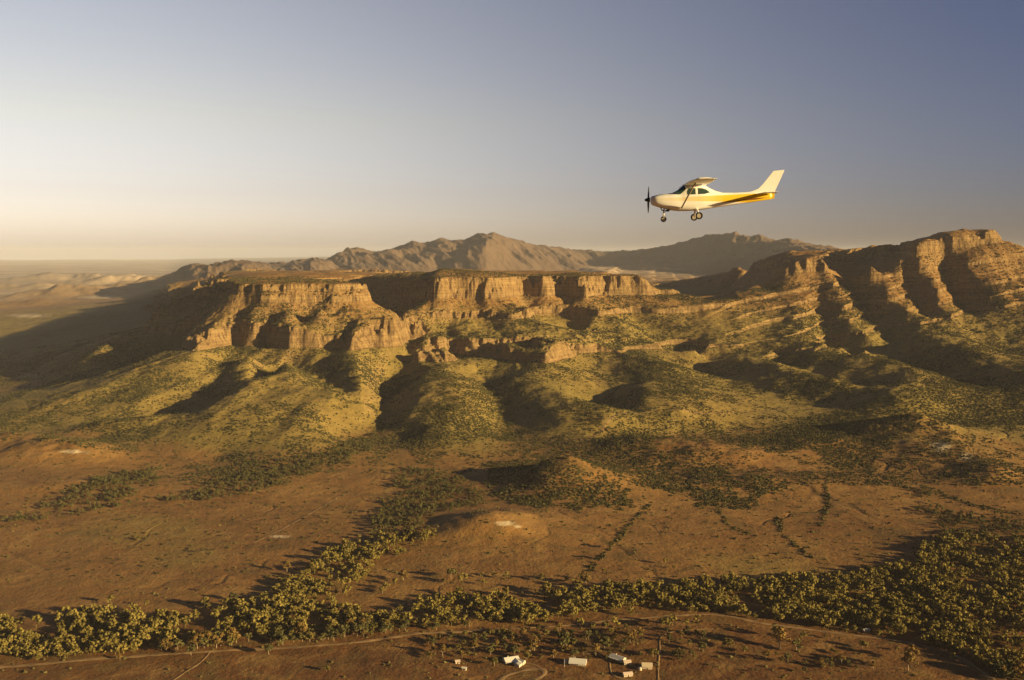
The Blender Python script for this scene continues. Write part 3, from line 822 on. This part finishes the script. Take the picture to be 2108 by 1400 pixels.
def zone(a, b):
    L1, S1, B1 = 'gums of the left creek belt', 'gums of the creek belt by the side track', 'gums of the creek bend'
    H1, M1 = 'scattered gums round the homestead', 'gums of the middle creek belt'
    if a < 130: return 'at the creek belt left end', L1
    if a < 280: return ('by the road, left creek belt' if b > 1325 else 'behind the left creek belt'), L1
    if a < 430: return ('by road left of side track' if b > 1315 else 'behind gums left of side track'), S1
    if a < 560: return ('by road right of side track' if b > 1305 else 'behind gums right of side track'), S1
    if a < 700: return ('by road in wide creek bend' if b > 1290 else 'where belt turns uphill to wood'), B1
    if a < 860: return ('in belt where road climbs right' if b < 1300 else 'at road below the creek bend'), B1
    if b > 1287 and a < 1450:
        if a < 1000: return 'in scrub left of the homestead', H1
        if a < 1150: return 'near the L shaped house', H1
        if a < 1260: return 'around the largest white house', H1
        return 'between slanting shed and the road', H1
    if a < 1050: return 'in belt above tiny pale huts', M1
    if a < 1250: return 'in belt above largest white house', M1
    if a < 1450: return 'in belt above straight fence track', M1
    if a < 1800: return ('at lower edge, right creek wood', 'gums of the right creek wood') if b < 1312 else ('on red field, lower right', 'sparse trees of the lower right field')
    return ('in corner wood above white hut' if b < 1300 else 'in corner wood below white hut'), 'gums of the corner wood'
TONE = ['olive gold', 'grey green', 'rusty brown', 'olive gold', 'grey green', 'rusty brown', 'olive gold', 'grey green']
ORD = 'leftmost second third fourth fifth sixth seventh eighth ninth tenth eleventh twelfth thirteenth fourteenth fifteenth sixteenth seventeenth eighteenth nineteenth twentieth'.split()
NUM = 'one two three four five six seven eight nine ten eleven twelve thirteen fourteen fifteen sixteen seventeen eighteen nineteen twenty'.split()
spec = []
for i in np.where(ind)[0]:
    where, grp = zone(tpx[i], tpy[i])
    s = random.uniform(.36, .84) * (.7 if 'scattered' in grp or 'sparse' in grp else 1)
    if 'corner' in grp or 'right creek' in grp: s *= 1.12
    k = random.randrange(8)
    hgt = variants[k][0] * s
    size = 'tall' if hgt > 12 else 'small' if hgt < 8 else 'middling'
    shape = 'broad' if k in (1, 3, 6) else 'narrow' if k in (2, 5) else 'round'
    spec.append([tpx[i], k, tx[i], ty[i], s, f'{size} {shape} {TONE[k]} gum {where}', grp])
for lab in {q[5] for q in spec}:
    same = sorted([q for q in spec if q[5] == lab], key=lambda q: q[0])
    n = len(same)
    if 1 < n <= 20:
        for j, q in enumerate(same):
            q[5] = lab + (f', leftmost of {NUM[n-1]}' if j == 0 else f', {ORD[j]} of {NUM[n-1]} from left')
for q in spec: make_tree(*q[1:])

def mass(name, label, xs, ys, zs, ss, protos, mats, seed):
    """one mesh of many plants; protos: list of (verts, faces, tone)"""
    r = np.random.default_rng(seed)
    Vs, Fs, Ts = [], [], []; nb_ = 0
    which = r.integers(0, len(protos), len(xs))
    for k, (pv, pf, pt) in enumerate(protos):
        m = which == k; n = int(m.sum())
        if n == 0: continue
        a = r.uniform(0, 6.28, n); s = ss[m]
        c, sn_ = np.cos(a) * s, np.sin(a) * s
        vx = pv[None, :, 0] * c[:, None] - pv[None, :, 1] * sn_[:, None] + xs[m][:, None]
        vy = pv[None, :, 0] * sn_[:, None] + pv[None, :, 1] * c[:, None] + ys[m][:, None]
        vz = pv[None, :, 2] * (s * r.uniform(.8, 1.2, n))[:, None] + zs[m][:, None]
        Vs.append(np.stack([vx, vy, vz], -1).reshape(-1, 3))
        Fs.append((pf[None] + (np.arange(n) * len(pv))[:, None, None]).reshape(-1, pf.shape[1]) + nb_)
        Ts.append(np.clip(pt[None, :] * .4 + r.uniform(-.1, .8, n)[:, None], 0, 1).ravel())
        nb_ += n * len(pv)
    o = np_mesh(name, np.concatenate(Vs), np.concatenate(Fs), mats, False, {'tone': np.concatenate(Ts)})
    tag(o, label, None, None, 'stuff')
    return o
protos = []
for k in range(6):
    r = np.random.default_rng(300 + k)
    h = [15, 13, 17, 12, 14, 16][k]
    v, f, tn, tips = crown_mesh(r, h, h * .85, 11, 12, h * .15)
    tv, tf = tube([(0, 0, -.5), (.3, .2, h * .5)], [h * .03, h * .015], 4)
    tf = np.array([q for q in tf if len(q) == 4]) + len(v)
    protos.append((np.concatenate([v, np.array([tuple(q) for q in tv])]), np.concatenate([f, tf]), np.concatenate([tn, np.full(len(tv), 1.0)])))
rest = ~ind
print('mass trees', rest.sum())
far_belt = ty > 1330
ssz = np.random.default_rng(5).uniform(.34, .8, len(tx)) * np.where(far_belt, .62, 1.0)
m1 = rest & ~far_belt; m2 = rest & far_belt
mass('woodland', 'mass of smaller gum trees filling the creek belts', tx[m1], ty[m1], tz[m1] - .2, ssz[m1], protos, M_LEAF[0], 1)
mass('woodland', 'dark woodland between the fields and on the left drainage lines', tx[m2], ty[m2], tz[m2] - .2, ssz[m2], protos, M_LEAF[1], 2)

# scrub: thousands of low bushes on the slopes and along the gullies
def bush_proto(seed, n=14):
    r = np.random.default_rng(seed)
    Vs, Fs, T = [], [], []
    for k in range(n):
        d = r.normal(size=3); d[2] = abs(d[2]) * .8; d /= np.linalg.norm(d)
        p = d * r.uniform(.6, 1.0) * np.array([1, 1, .9]); nrm_ = d + r.normal(size=3) * .3; nrm_ /= np.linalg.norm(nrm_)
        u = np.cross(nrm_, [.3, .2, 1]); u /= np.linalg.norm(u); v = np.cross(nrm_, u); sz = r.uniform(.8, 1.3)
        b = len(Vs)
        Vs += [p - u * sz * .5 - v * sz * .4, p + u * sz * .5 - v * sz * .4, p + v * sz * .6, p - u * sz * .5 + v * sz * .3]
        Fs.append((b, b + 1, b + 2, b + 3)); T += [r.uniform(.2, .9)] * 4
    return np.array(Vs), np.array(Fs), np.array(T)
bps = [bush_proto(400 + k) for k in range(6)]
def near_lines(px, py, lines, wdt):
    m = np.zeros(px.shape, bool)
    for pts in lines:
        for (ax, ay), (bx, by) in zip(pts, pts[1:]):
            l2 = (bx - ax) ** 2 + (by - ay) ** 2
            tt = np.clip(((px - ax) * (bx - ax) + (py - ay) * (by - ay)) / l2, 0, 1)
            m |= np.hypot(px - ax - tt * (bx - ax), (py - ay - tt * (by - ay)) * 2) < wdt
    return m
GULLY = [[(1340,1035),(1300,1075),(1260,1125),(1215,1170),(1205,1205)],[(1480,1050),(1495,1080),(1540,1100)],[(1600,1060),(1610,1100),(1660,1140),(1690,1160)],
         [(1700,1000),(1705,1040),(1690,1080)],[(503,707),(453,753),(453,789),(400,830),(314,866)],[(600,757),(693,808),(707,825),(764,836),(790,880)],
         [(1228,714),(1236,746),(1221,764),(1271,800),(1229,836),(1290,860)],[(543,721),(546,793),(471,839),(400,868)],[(1740,950),(1820,990),(1890,1010)],[(1900,1000),(2000,1040),(2100,1060)]]
x, y, zz, rk, sz, px, py, r = sample(900000, 1150, 3600, 9)
patch = fbm(x, y, 260, 3, 211); fine = fbm(x, y, 45, 2, 215)
p = np.clip(.18 + .45 * patch + .35 * fine, .02, 1) * (py < 960) * (1 - np.clip(rk, 0, 1))
p = np.where((py > 905) & (py < 1000), np.clip(.12 + .5 * patch + .3 * fine, .01, 1), p)
left_s = in_poly(px, py, [(-60,820),(250,800),(420,760),(800,800),(800,960),(500,985),(300,960),(150,925),(-60,900)])
p = np.where(left_s, np.clip(.20 + .6 * patch + .5 * fine, .04, 1), p)
mid_s = in_poly(px, py, [(860,820),(1050,800),(1280,830),(1400,870),(1700,860),(1750,900),(1500,960),(1150,930),(850,950)])
p = np.where(mid_s, np.clip(.34 + .6 * patch + .3 * fine, .05, 1), p)
right_s = in_poly(px, py, [(1640,870),(1900,790),(2180,760),(2180,870),(1950,880),(1850,890),(1800,960),(1700,960)])
p = np.where(right_s, np.clip(.6 + .5 * patch, .2, 1), p)
for poly in ([(1000,950),(1150,945),(1290,1000),(1300,1045),(1100,1050),(1000,1010)], [(1400,985),(1480,965),(1570,1000),(1560,1045),(1440,1045)], [(1480,990),(1560,975),(1625,1000),(1600,1020),(1520,1010)],
             [(1190,935),(1400,930),(1500,960),(1410,1020),(1300,1000)]):
    p = np.where(in_poly(px, py, poly), np.clip(.55 + .4 * fine, .1, 1), p)
p = np.where(near_lines(px, py, GULLY, 6 + 5 * fine), .45, p)
bare = in_poly(px, py, [(-60,910),(100,905),(200,930),(260,965),(100,1010),(-60,1060)]) | ((py > 1000) & ~near_lines(px, py, GULLY, 9) & (p < .3))
p = np.where(bare, .012, p)
p = np.where(zz > 285, .12, p) * (rk < .6)
sel = r.random(len(x)) < p * .95
print('bushes', sel.sum())
bs = r.uniform(.8, 2.1, sel.sum()) * np.where(py[sel] > 1000, 1.15, 1.0) * (.75 + .35 * (y[sel] / 2500))
mass('scrub', 'dark low bushes dotted over the slopes and gullies', x[sel], y[sel], zz[sel] - .2, bs, bps, M_SCRUB, 3)
# low grey shrubs among the creek trees and round the houses
x, y, zz, rk, sz, px, py, r = sample(60000, 860, 1600, 19)
fine = fbm(x, y, 40, 3, 225)
p = np.where((py > 1280) & (fine > .05), .12, .035)
p = np.where(in_poly(px, py, BELTS['creek']), .1, p)
p = np.where(in_poly(px, py, [(880,1290),(1480,1275),(1480,1345),(900,1370)]), .16, p)
sel = r.random(len(x)) < p * .5
mass('shrubbery', 'low olive shrubs under the creek trees and in the near field', x[sel], y[sel], zz[sel] - .15, r.uniform(.6, 1.7, sel.sum()), bps, M_LEAF[1], 4)

# ------------------------------------------------------------------ roads
M_ROAD = simple('dirt_road_dust', (.30, .19, .09), .95, var=.4, scale=.08)
def ribbon(name, width, pts, label):
    q = [Vector((atZ(a, b, 0)[0], atZ(a, b, 0)[1], 0)) for a, b in pts]
    # smooth through the points
    out = []
    for i in range(len(q) - 1):
        p0, p1, p2, p3 = q[max(i - 1, 0)], q[i], q[i + 1], q[min(i + 2, len(q) - 1)]
        n = max(2, int((p2 - p1).length / 5))
        for k in range(n):
            u = k / n
            out.append(.5 * ((2 * p1) + (p2 - p0) * u + (2 * p0 - 5 * p1 + 4 * p2 - p3) * u * u + (3 * p1 - p0 - 3 * p2 + p3) * u ** 3))
    out.append(q[-1])
    Vs = []
    n = len(out)
    r = random.Random(len(pts))
    for i, p_ in enumerate(out):
        d = (out[min(i + 1, n - 1)] - out[max(i - 1, 0)]).normalized(); s = Vector((-d.y, d.x, 0))
        w = width * (.8 + .35 * r.uniform(-1, 1))
        for k in (-.5, -.25, 0, .25, .5):
            a = p_ + s * (w * k); Vs.append((a.x, a.y, 0))
    Vs = np.array(Vs); Vs[:, 2] = ground(Vs[:, 0], Vs[:, 1])[0] + .35 - .25 * (np.tile([1, 0, 0, 0, 1], n))
    F_ = [(i * 5 + k, i * 5 + k + 1, i * 5 + k + 6, i * 5 + k + 5) for i in range(n - 1) for k in range(4)]
    o = np_mesh(name, Vs, np.array(F_), M_ROAD, True)
    tag(o, label, None, None, 'structure')
RL = {'creek_road': ('dirt_road', 'long pale dirt road below the creek belt'), 'side_track': ('path', 'faint track leaving the road to the lower left'), 'homestead_drive': ('road', 'curled pale drive in front of the L shaped house'),
      'house_track': ('path', 'short track to the grey cottage'), 'yard_track': ('path', 'yard track round the low pale shed'), 'fence_track': ('path', 'straight track right of the cream house'), 'field_track': ('path', 'faint track in the left field'), 'valley_track': ('dirt_road', 'distant dirt road below the mesa foot')}
for k, (w, pts) in ROADS.items():
    ribbon(RL[k][0], w, pts, RL[k][1])

# ------------------------------------------------------------------ houses
M_ROOF = {'white': simple('white_iron_roof', (.80, .78, .72), .45, 0, .5), 'cream': simple('cream_iron_roof', (.72, .60, .42), .5, 0, .5),
          'pink': simple('pale_pink_iron_roof', (.76, .60, .50), .5, 0, .5), 'grey': simple('grey_iron_roof', (.42, .42, .42), .5, 0, .5)}
M_WALL = simple('painted_house_wall', (.62, .54, .43), .85, var=.15)
M_WOOD = simple('dark_timber', (.10, .06, .035), .8)
M_PANE = simple('dark_window_pane', (.03, .04, .05), .12, 0, .8, .05)
def gable(x0, x1, y0, y1, z0, rise, th=.14):
    ym = (y0 + y1) / 2
    v = [(x0,y0,z0),(x1,y0,z0),(x1,ym,z0+rise),(x0,ym,z0+rise),(x0,y1,z0),(x1,y1,z0)]
    v += [(a, b, c + th) for a, b, c in v]
    f = [(0,1,2,3)[::-1],(3,2,5,4)[::-1],(6,7,8,9),(9,8,11,10),(0,1,7,6),(1,2,8,7),(2,5,11,8),(5,4,10,11),(4,3,9,10),(3,0,6,9)]
    return v, f
def house(px, py, rz, w, d, h, roof, name, label):
    q = atZ(px, py, 0); q = atZ(px, py, gz(q[0], q[1]))
    root = empty(name, (q[0], q[1], gz(q[0], q[1]) - .05), R(rz))
    w *= .95
    tag(root, label, name, 'buildings of the homestead')
    rise = d * .22
    v, f = box(-w/2, w/2, -d/2, d/2, -.6, h)
    b = len(v); v += [(-w/2,-d/2,h),(-w/2,d/2,h),(-w/2,0,h+rise),(w/2,-d/2,h),(w/2,d/2,h),(w/2,0,h+rise)]
    f = f[:1] + f[2:] + [(b,b+2,b+1),(b+3,b+4,b+5)]
    if 'L shaped' in label:
        v2, f2 = box(w/2 - 6, w/2 - .5, -d/2 - 6, -d/2 - .003, -.6, h - .05); v, f = join([(v, f), (v2, f2)])
    mesh_obj('wall', v, f, M_WALL, root)
    rp = [gable(-w/2 - .5, w/2 + .5, -d/2 - .6, d/2 + .6, h - .12, rise + .24)]
    rf = mesh_obj('roof', *rp[0], M_ROOF[roof], root)
    if 'L shaped' in label:
        a, g_ = gable(-d/2 - 6.8, -d/2 + 2, -2.9 - .4, 2.9 + .4, h - .1, rise * .7)
        a = [(w/2 - 3.25 - c[1], c[0], c[2]) for c in a]
        mesh_obj('roof', a, g_, M_ROOF[roof], root)
    # veranda on the front
    if w > 9:
        yv = -d/2 - 2.4
        xl, xr = -w/2, (w/2 - 6.2 if 'L shaped' in label else w/2)
        v = [(xl - .3, yv, h - .55), (xr, yv, h - .55), (xr, -d/2 - .65, h - .2), (xl - .3, -d/2 - .65, h - .2)]
        v += [(a, b_, c + .09) for a, b_, c in v]
        mesh_obj('veranda_roof', v, [(3,2,1,0),(4,5,6,7),(0,1,5,4),(1,2,6,5),(2,3,7,6),(3,0,4,7)], M_ROOF[roof], root)
        for k in range(4):
            xx = xl + .2 + (xr - xl - .4) * k / 3
            mesh_obj('post', *box(xx - .07, xx + .07, yv + .1, yv + .24, -.5, h - .56), M_WOOD, root)
    dr = mesh_obj('door', *box(-.5, .5, -d/2 - .06, -d/2 + .02, 0, 2.05), M_WOOD, root)
    mesh_obj('handle', *box(.34, .42, -d/2 - .12, -d/2 - .061, .95, 1.05), M_ROOF['grey'], dr)
    wins = [(-w * .3, -1), (w * .3, -1)] if w > 5 else [(w * .33, -1)]
    wins += [(-w * .25, 1), (w * .25, 1)]
    for xx, sd in wins:
        if 'L shaped' in label and sd < 0 and xx > 0: continue
        y0, y1 = (-d/2 - .05, -d/2 + .02) if sd < 0 else (d/2 - .02, d/2 + .05)
        fr_ = mesh_obj('window', *box(xx - .65, xx + .65, y0, y1, .95, 2.0), M_ROOF['white'], root)
        yy = (y0 - .012, y0 - .002) if sd < 0 else (y1 + .002, y1 + .012)
        mesh_obj('pane', *box(xx - .57, xx + .57, yy[0], yy[1], 1.03, 1.92), M_PANE, fr_)
    for sd in (-1, 1):
        xx = sd * (w/2 + .012)
        fr_ = mesh_obj('window', *box(min(xx, xx + sd*.04), max(xx, xx + sd*.04), -.6, .6, .95, 1.95), M_ROOF['white'], root)
        x2 = xx + sd * .052
        mesh_obj('pane', *box(min(x2 - .005, x2 + .005), max(x2 - .005, x2 + .005), -.52, .52, 1.03, 1.87), M_PANE, fr_)
    if w > 12:
        mesh_obj('chimney', *box(-w*.2 - .4, -w*.2 + .4, .8, 1.6, h, h + rise + 1.0), M_WALL, rf)
for hh_ in HOUSES: house(*hh_)
# round rainwater tanks beside the houses
def tank(px, py, r, h, label):
    q = atZ(px, py, 0); root = empty('water_tank', (q[0], q[1], gz(q[0], q[1]) - .1))
    tag(root, label, 'water tank', 'rainwater tanks')
    mesh_obj('tank', *tube([(0, 0, -.3), (0, 0, h)], [r, r], 20), M_ROOF['cream'], root)
    mesh_obj('lid', *tube([(0, 0, h + .003), (0, 0, h + r * .3)], [r * 1.03, r * .15], 20), M_ROOF['white'], root)
tank(1165, 1363, 1.8, 2.6, 'round water tank left of the largest white roofed house')
tank(1318, 1378, 1.6, 2.4, 'round water tank left of the cream roofed house')
# pale mast
q = atZ(1162, 1372, 0)
mp = empty('mast', (q[0], q[1], gz(q[0], q[1])))
tag(mp, 'thin pale mast standing left of the largest white roofed house', 'mast')
mesh_obj('pole', *tube([(0, 0, -.3), (0, 0, 8.5)], [.16, .10], 8), M_ROOF['white'], mp)
mesh_obj('crossarm', *box(-.7, .7, -.05, .05, 7.9, 8.05), M_WOOD, mp)

# ------------------------------------------------------------------ aircraft
def aircraft():
    PX, PY, DY = 1334.7, 411.5, 60.0
    hub = atY(PX, PY, DY)
    root = empty('light_aircraft', (hub[0], hub[1], hub[2]))
    root.rotation_euler = (R(0), R(-2.9), R(-4.0))
    root.scale = (.955, .955, .955)
    tag(root, 'small white high wing propeller aircraft with yellow and brown stripe flying left', 'aircraft')
    # paint: white with yellow band and brown flash, in the aircraft's own coordinates
    t = NT('aircraft_paint')
    tc = t.n('ShaderNodeTexCoord').outputs['Object']; sx = t.n('ShaderNodeSeparateXYZ'); t.l(tc, sx.inputs[0])
    xx, zc = sx.outputs['X'], sx.outputs['Z']
    def line(x0, z0, x1, z1):
        k = (z1 - z0) / (x1 - x0); return t.math('ADD', t.math('MULTIPLY', xx, k), z0 - k * x0)
    top = line(.4, .02, 7.9, .03); bot = line(.4, -.09, 7.6, -.60)
    f = t.math('MULTIPLY', t.rng(t.math('SUBTRACT', top, zc), -.01, .01), t.rng(t.math('SUBTRACT', zc, bot), -.01, .01))
    f2 = t.rng(xx, .8, 4.8, .16, 1.0)
    white = (.92, .91, .88)
    c = t.mix(t.math('MULTIPLY', f, f2), white, (.80, .55, .035))
    ctr = line(4.0, -.47, 7.5, -.26)
    th = t.math('MULTIPLY', t.rng(xx, 3.8, 6.6, 0, .06), t.rng(xx, 6.7, 7.5, 1, .1))
    dz = t.math('ABSOLUTE', t.math('SUBTRACT', zc, ctr))
    c = t.mix(t.rng(t.math('SUBTRACT', th, dz), -.008, .008), c, (.22, .09, .02))
    t.col(c); t.b.inputs['Roughness'].default_value = .35; t.b.inputs['Specular IOR Level'].default_value = .4
    MPT = t.m
    MW = simple('white_wing_paint', (.88, .87, .83), .4, 0, .4, .03)
    MG = simple('tinted_cabin_glass', (.035, .07, .065), .08, 0, .8, .05)
    MD = simple('black_propeller_paint', (.02, .018, .016), .4, 0, .5)
    MTY = simple('black_tyre_rubber', (.03, .028, .025), .85)
    MHUB = simple('pale_wheel_metal', (.55, .5, .42), .4, .3)
    MS = simple('strut_paint', (.35, .30, .24), .5)
    st = [ # x, top, bottom, half width, squareness (aircraft axes)
        (.14,.13,-.24,.20,2.2),(.20,.20,-.33,.34,2.4),(.34,.24,-.40,.44,2.6),(.6,.28,-.50,.50,2.8),(1.0,.31,-.62,.53,3),(1.4,.34,-.74,.55,3.2),(1.75,.37,-.80,.56,3.4),
        (1.95,.50,-.82,.56,3.4),(2.15,.66,-.83,.56,3.6),(2.38,.82,-.84,.57,4),(2.7,.87,-.84,.57,4),(3.2,.84,-.82,.57,4),(3.55,.74,-.79,.55,3.6),(3.9,.52,-.75,.50,3.2),(4.25,.33,-.71,.45,3),
        (4.7,.20,-.67,.39,2.8),(5.5,.16,-.60,.29,2.5),(6.3,.16,-.53,.20,2.3),(7.0,.16,-.46,.12,2.2),(7.6,.13,-.40,.06,2),(7.85,.02,-.36,.03,2)]
    n = 32; Vs = []
    for x_, zt, zb, hw, sq in st:
        zc_, hz = (zt + zb) / 2, (zt - zb) / 2
        for k in range(n):
            a = 2 * math.pi * k / n; ca_, sa_ = math.cos(a), math.sin(a)
            yy = hw * math.copysign(abs(ca_) ** (2 / sq), ca_); z_ = hz * math.copysign(abs(sa_) ** (2 / sq), sa_)
            if z_ > 0 and 1.9 < x_ < 4: yy *= 1 - .22 * (z_ / hz)
            Vs.append((x_, yy, zc_ + z_))
    Fs = []
    for i in range(len(st) - 1):
        for k in range(n): Fs.append((i*n+k, (i+1)*n+k, (i+1)*n+(k+1)%n, i*n+(k+1)%n))
    Fs.append(tuple(range(n))); Fs.append(tuple(reversed([(len(st)-1)*n+k for k in range(n)])))
    mesh_obj('fuselage', Vs, Fs, MPT, root, True)
    def hw_at(x_, z_):
        for a, b in zip(st, st[1:]):
            if a[0] <= x_ <= b[0]:
                u = (x_ - a[0]) / (b[0] - a[0]); zt, zb, hw, sq = (a[i] + (b[i] - a[i]) * u for i in range(1, 5)); break
        zc_, hz = (zt + zb) / 2, (zt - zb) / 2; q_ = min(.999, abs(z_ - zc_) / hz)
        yy = hw * (1 - q_ ** sq) ** (1 / sq)
        if z_ > zc_ and 1.9 < x_ < 4: yy *= 1 - .22 * q_
        return yy
    def window(name, poly, side):
        # panel that follows the fuselage side
        cxm = sum(p_[0] for p_ in poly) / len(poly); czm = sum(p_[1] for p_ in poly) / len(poly)
        def pt(a, b, off): return (a, side * (hw_at(a, b) + off), b)
        Vs = []; m_ = len(poly)
        for off in (-.02, .012):
            for s_ in (1, .5):
                for a, b in poly: Vs.append(pt(cxm + (a - cxm) * s_, czm + (b - czm) * s_, off))
            Vs.append(pt(cxm, czm, off))
        N = 2 * m_ + 1; Fs = []
        for o_ in (0, N):
            for k in range(m_):
                k2 = (k + 1) % m_
                Fs.append((o_+k, o_+k2, o_+m_+k2, o_+m_+k)); Fs.append((o_+m_+k, o_+m_+k2, o_+2*m_))
        for k in range(m_): Fs.append((k, (k+1) % m_, N + (k+1) % m_, N + k))
        mesh_obj(name, Vs, Fs, MG, root)
    for sd in (-1, 1):
        window('side_window', [(2.42,.18),(2.95,.16),(2.95,.54),(2.80,.57),(2.52,.57),(2.42,.40)], sd)
        window('rear_window', [(3.10,.16),(3.55,.16),(3.86,.24),(3.62,.44),(3.40,.52),(3.10,.55)], sd)
    # windscreen wraps the front of the cabin
    Vs = []; rows = [(1.62,.36),(1.86,.47),(2.05,.62),(2.22,.76)]
    for x_, zt in rows:
        for k in range(9):
            a = -1 + 2 * k / 8
            w_ = .53 - .06 * (zt - .37)
            yy = w_ * math.sin(a * math.pi / 2); dropz = .26 * abs(a) ** 3 * (1 if x_ > 1.72 else .3)
            Vs.append((x_ + .10 * abs(a) ** 2 - .03, yy * 1.02, zt + .03 - dropz))
    Fs = [(i*9+k, i*9+k+1, (i+1)*9+k+1, (i+1)*9+k) for i in range(3) for k in range(8)]
    b = len(Vs); Vs += [(a + .05, c * .96, d - .03) for a, c, d in Vs]
    Fs += [tuple(q + b for q in f_[::-1]) for f_ in Fs]
    mesh_obj('windshield', Vs, Fs, MG, root)
    def foil(c, t_=.12, m_=12):
        up, lo = [], []
        for k in range(m_ + 1):
            u = (1 - math.cos(math.pi * k / m_)) / 2
            yt = 5 * t_ * (.2969 * u ** .5 - .126 * u - .3516 * u ** 2 + .2843 * u ** 3 - .1036 * u ** 4)
            cam_ = .03 * (1 - (2 * u - .8) ** 2)
            up.append((u * c, (yt + cam_) * c)); lo.append((u * c, (-yt * .8 + cam_) * c))
        return up + lo[-2:0:-1]
    def wing(name, secs, mat, par):
        Vs = []; m_ = None
        for x0, y_, z0, c, t_ in secs:
            pf = foil(c, t_); m_ = len(pf); Vs += [(x0 + a, y_, z0 + b_) for a, b_ in pf]
        Fs = [(i*m_+k, i*m_+(k+1)%m_, (i+1)*m_+(k+1)%m_, (i+1)*m_+k) for i in range(len(secs)-1) for k in range(m_)]
        Fs.append(tuple(range(m_))[::-1]); Fs.append(tuple((len(secs)-1)*m_+k for k in range(m_)))
        return mesh_obj(name, Vs, Fs, mat, par, True)
    for sd in (-1, 1):
        wg = wing('wing', [(2.24, sd*.30, .80, 1.56, .13), (2.26, sd*2.9, .79, 1.50, .12), (2.44, sd*5.1, .77, 1.08, .14), (2.52, sd*5.32, .79, .92, .12)], MW, root)
        mesh_obj('flap', *box(3.45, 3.78, min(sd*.6, sd*2.8), max(sd*.6, sd*2.8), .78, .81), MW, wg)
        mesh_obj('aileron', *box(3.40, 3.70, min(sd*3.0, sd*5.0), max(sd*3.0, sd*5.0), .77, .80), MW, wg)
        mesh_obj('wing_strut', *tube([(2.02, sd*.54, -.66), (2.42, sd*1.4, .12), (2.75, sd*2.45, .78)], [.045, .05, .045], 8), MS, root, True)
    # tail
    def fin(name, out, y0, y1, mat, par):
        v = [(a, y0, b) for a, b in out] + [(a, y1, b) for a, b in out]; m_ = len(out)
        return mesh_obj(name, v, [tuple(range(m_)), tuple(range(m_, 2*m_))[::-1]] + [(k, m_+k, m_+(k+1)%m_, (k+1)%m_) for k in range(m_)], mat, par)
    tf_ = fin('tail_fin', [(6.0,.10),(6.55,.18),(6.95,.32),(7.25,.60),(7.92,1.38),(8.18,1.40),(7.62,.0)], -.05, .05, MPT, root)
    fin('rudder', [(8.19,1.40),(8.58,1.42),(8.60,1.36),(7.98,.10),(7.93,-.34),(7.55,-.37),(7.64,.0)], -.035, .035, MPT, tf_)
    for sd in (-1, 1):
        tp = wing('tailplane', [(6.75, sd*.08, -.02, .78, .09), (6.98, sd*1.72, -.02, .52, .08)], MW, root)
        mesh_obj('elevator', [(7.53, sd*.12, -.03), (7.95, sd*.2, -.035), (7.88, sd*1.72, -.03), (7.50, sd*1.72, -.03), (7.53, sd*.12, .01), (7.95, sd*.2, -.02), (7.88, sd*1.72, -.015), (7.50, sd*1.72, .01)],
                 [(3,2,1,0),(4,5,6,7),(0,1,5,4),(1,2,6,5),(2,3,7,6),(3,0,4,7)], MW, tp)
    # propeller
    pr = mesh_obj('propeller', *tube([(-.12,0,0),(-.04,0,0),(.05,0,0)], [.05,.09,.10], 12), MD, root, True)
    mesh_obj('spinner', *tube([(-.26,0,0),(-.2,0,0),(-.1,0,0),(0,0,0),(.1,0,0)], [.012,.07,.115,.145,.155], 16), MD, pr, True)
    for sg in (0, math.pi):
        v = []
        for rr, ch, tw in ((.10,.10,55),(.3,.15,42),(.6,.16,28),(.85,.12,20),(1.0,.06,16)):
            a = R(tw); dx, dt = ch/2*math.sin(a), ch/2*math.cos(a)
            for s1, s2 in ((-1,-1),(-1,1),(1,1),(1,-1)): v.append((s1*dx + s2*.012, s1*dt - s2*.004, rr))
        f_ = [(i*4+k, i*4+(k+1)%4, i*4+4+(k+1)%4, i*4+4+k) for i in range(4) for k in range(4)] + [(3,2,1,0), (16,17,18,19)]
        rot = Matrix.Rotation(R(38) + sg, 3, 'X')
        mesh_obj('blade', [tuple(rot @ Vector(q_)) for q_ in v], f_, MD, pr)
    # landing gear
    def wheel(x_, y_, z_, r_, par):
        w = mesh_obj('wheel', *tube([(x_, y_ - .03, z_), (x_, y_ + .03, z_)], [.04, .04], 10), MHUB, par)
        prof = [(-.075, r_*.62), (-.085, r_*.82), (-.055, r_*.96), (0, r_), (.055, r_*.96), (.085, r_*.82), (.075, r_*.62)]
        v = [(x_ + rr*math.cos(2*math.pi*k/24), y_ + yy, z_ + rr*math.sin(2*math.pi*k/24)) for yy, rr in prof for k in range(24)]
        m_ = len(prof); f_ = [(i*24+k, i*24+(k+1)%24, ((i+1)%m_)*24+(k+1)%24, ((i+1)%m_)*24+k) for i in range(m_) for k in range(24)]
        mesh_obj('tyre', v, f_, MTY, w, True)
        mesh_obj('rim', *tube([(x_, y_ - .06, z_), (x_, y_ + .06, z_)], [r_*.61, r_*.61], 20), MHUB, w)
        return w
    for sd in (-1, 1):
        mesh_obj('gear_leg', *tube([(2.98, sd*.36, -.78), (3.0, sd*.7, -.86), (3.02, sd*1.22, -1.2)], [.10, .065, .05], 8), MPT, root, True)
        wheel(3.02, sd*1.34, -1.22, .23, root)
    mesh_obj('gear_leg', *tube([(.98, 0, -.58), (.94, 0, -.95), (.92, -.09, -1.2)], [.05, .045, .035], 8), MHUB, root, True)
    wheel(.92, 0, -1.28, .19, root)
    mesh_obj('exhaust_pipe', *tube([(.72, -.2, -.46), (.80, -.2, -.68), (.92, -.2, -.76)], [.035, .035, .035], 8), MD, root, True)
    mesh_obj('cowl_flap', *box(1.05, 1.3, -.3, .3, -.80, -.70), MD, root)
aircraft()
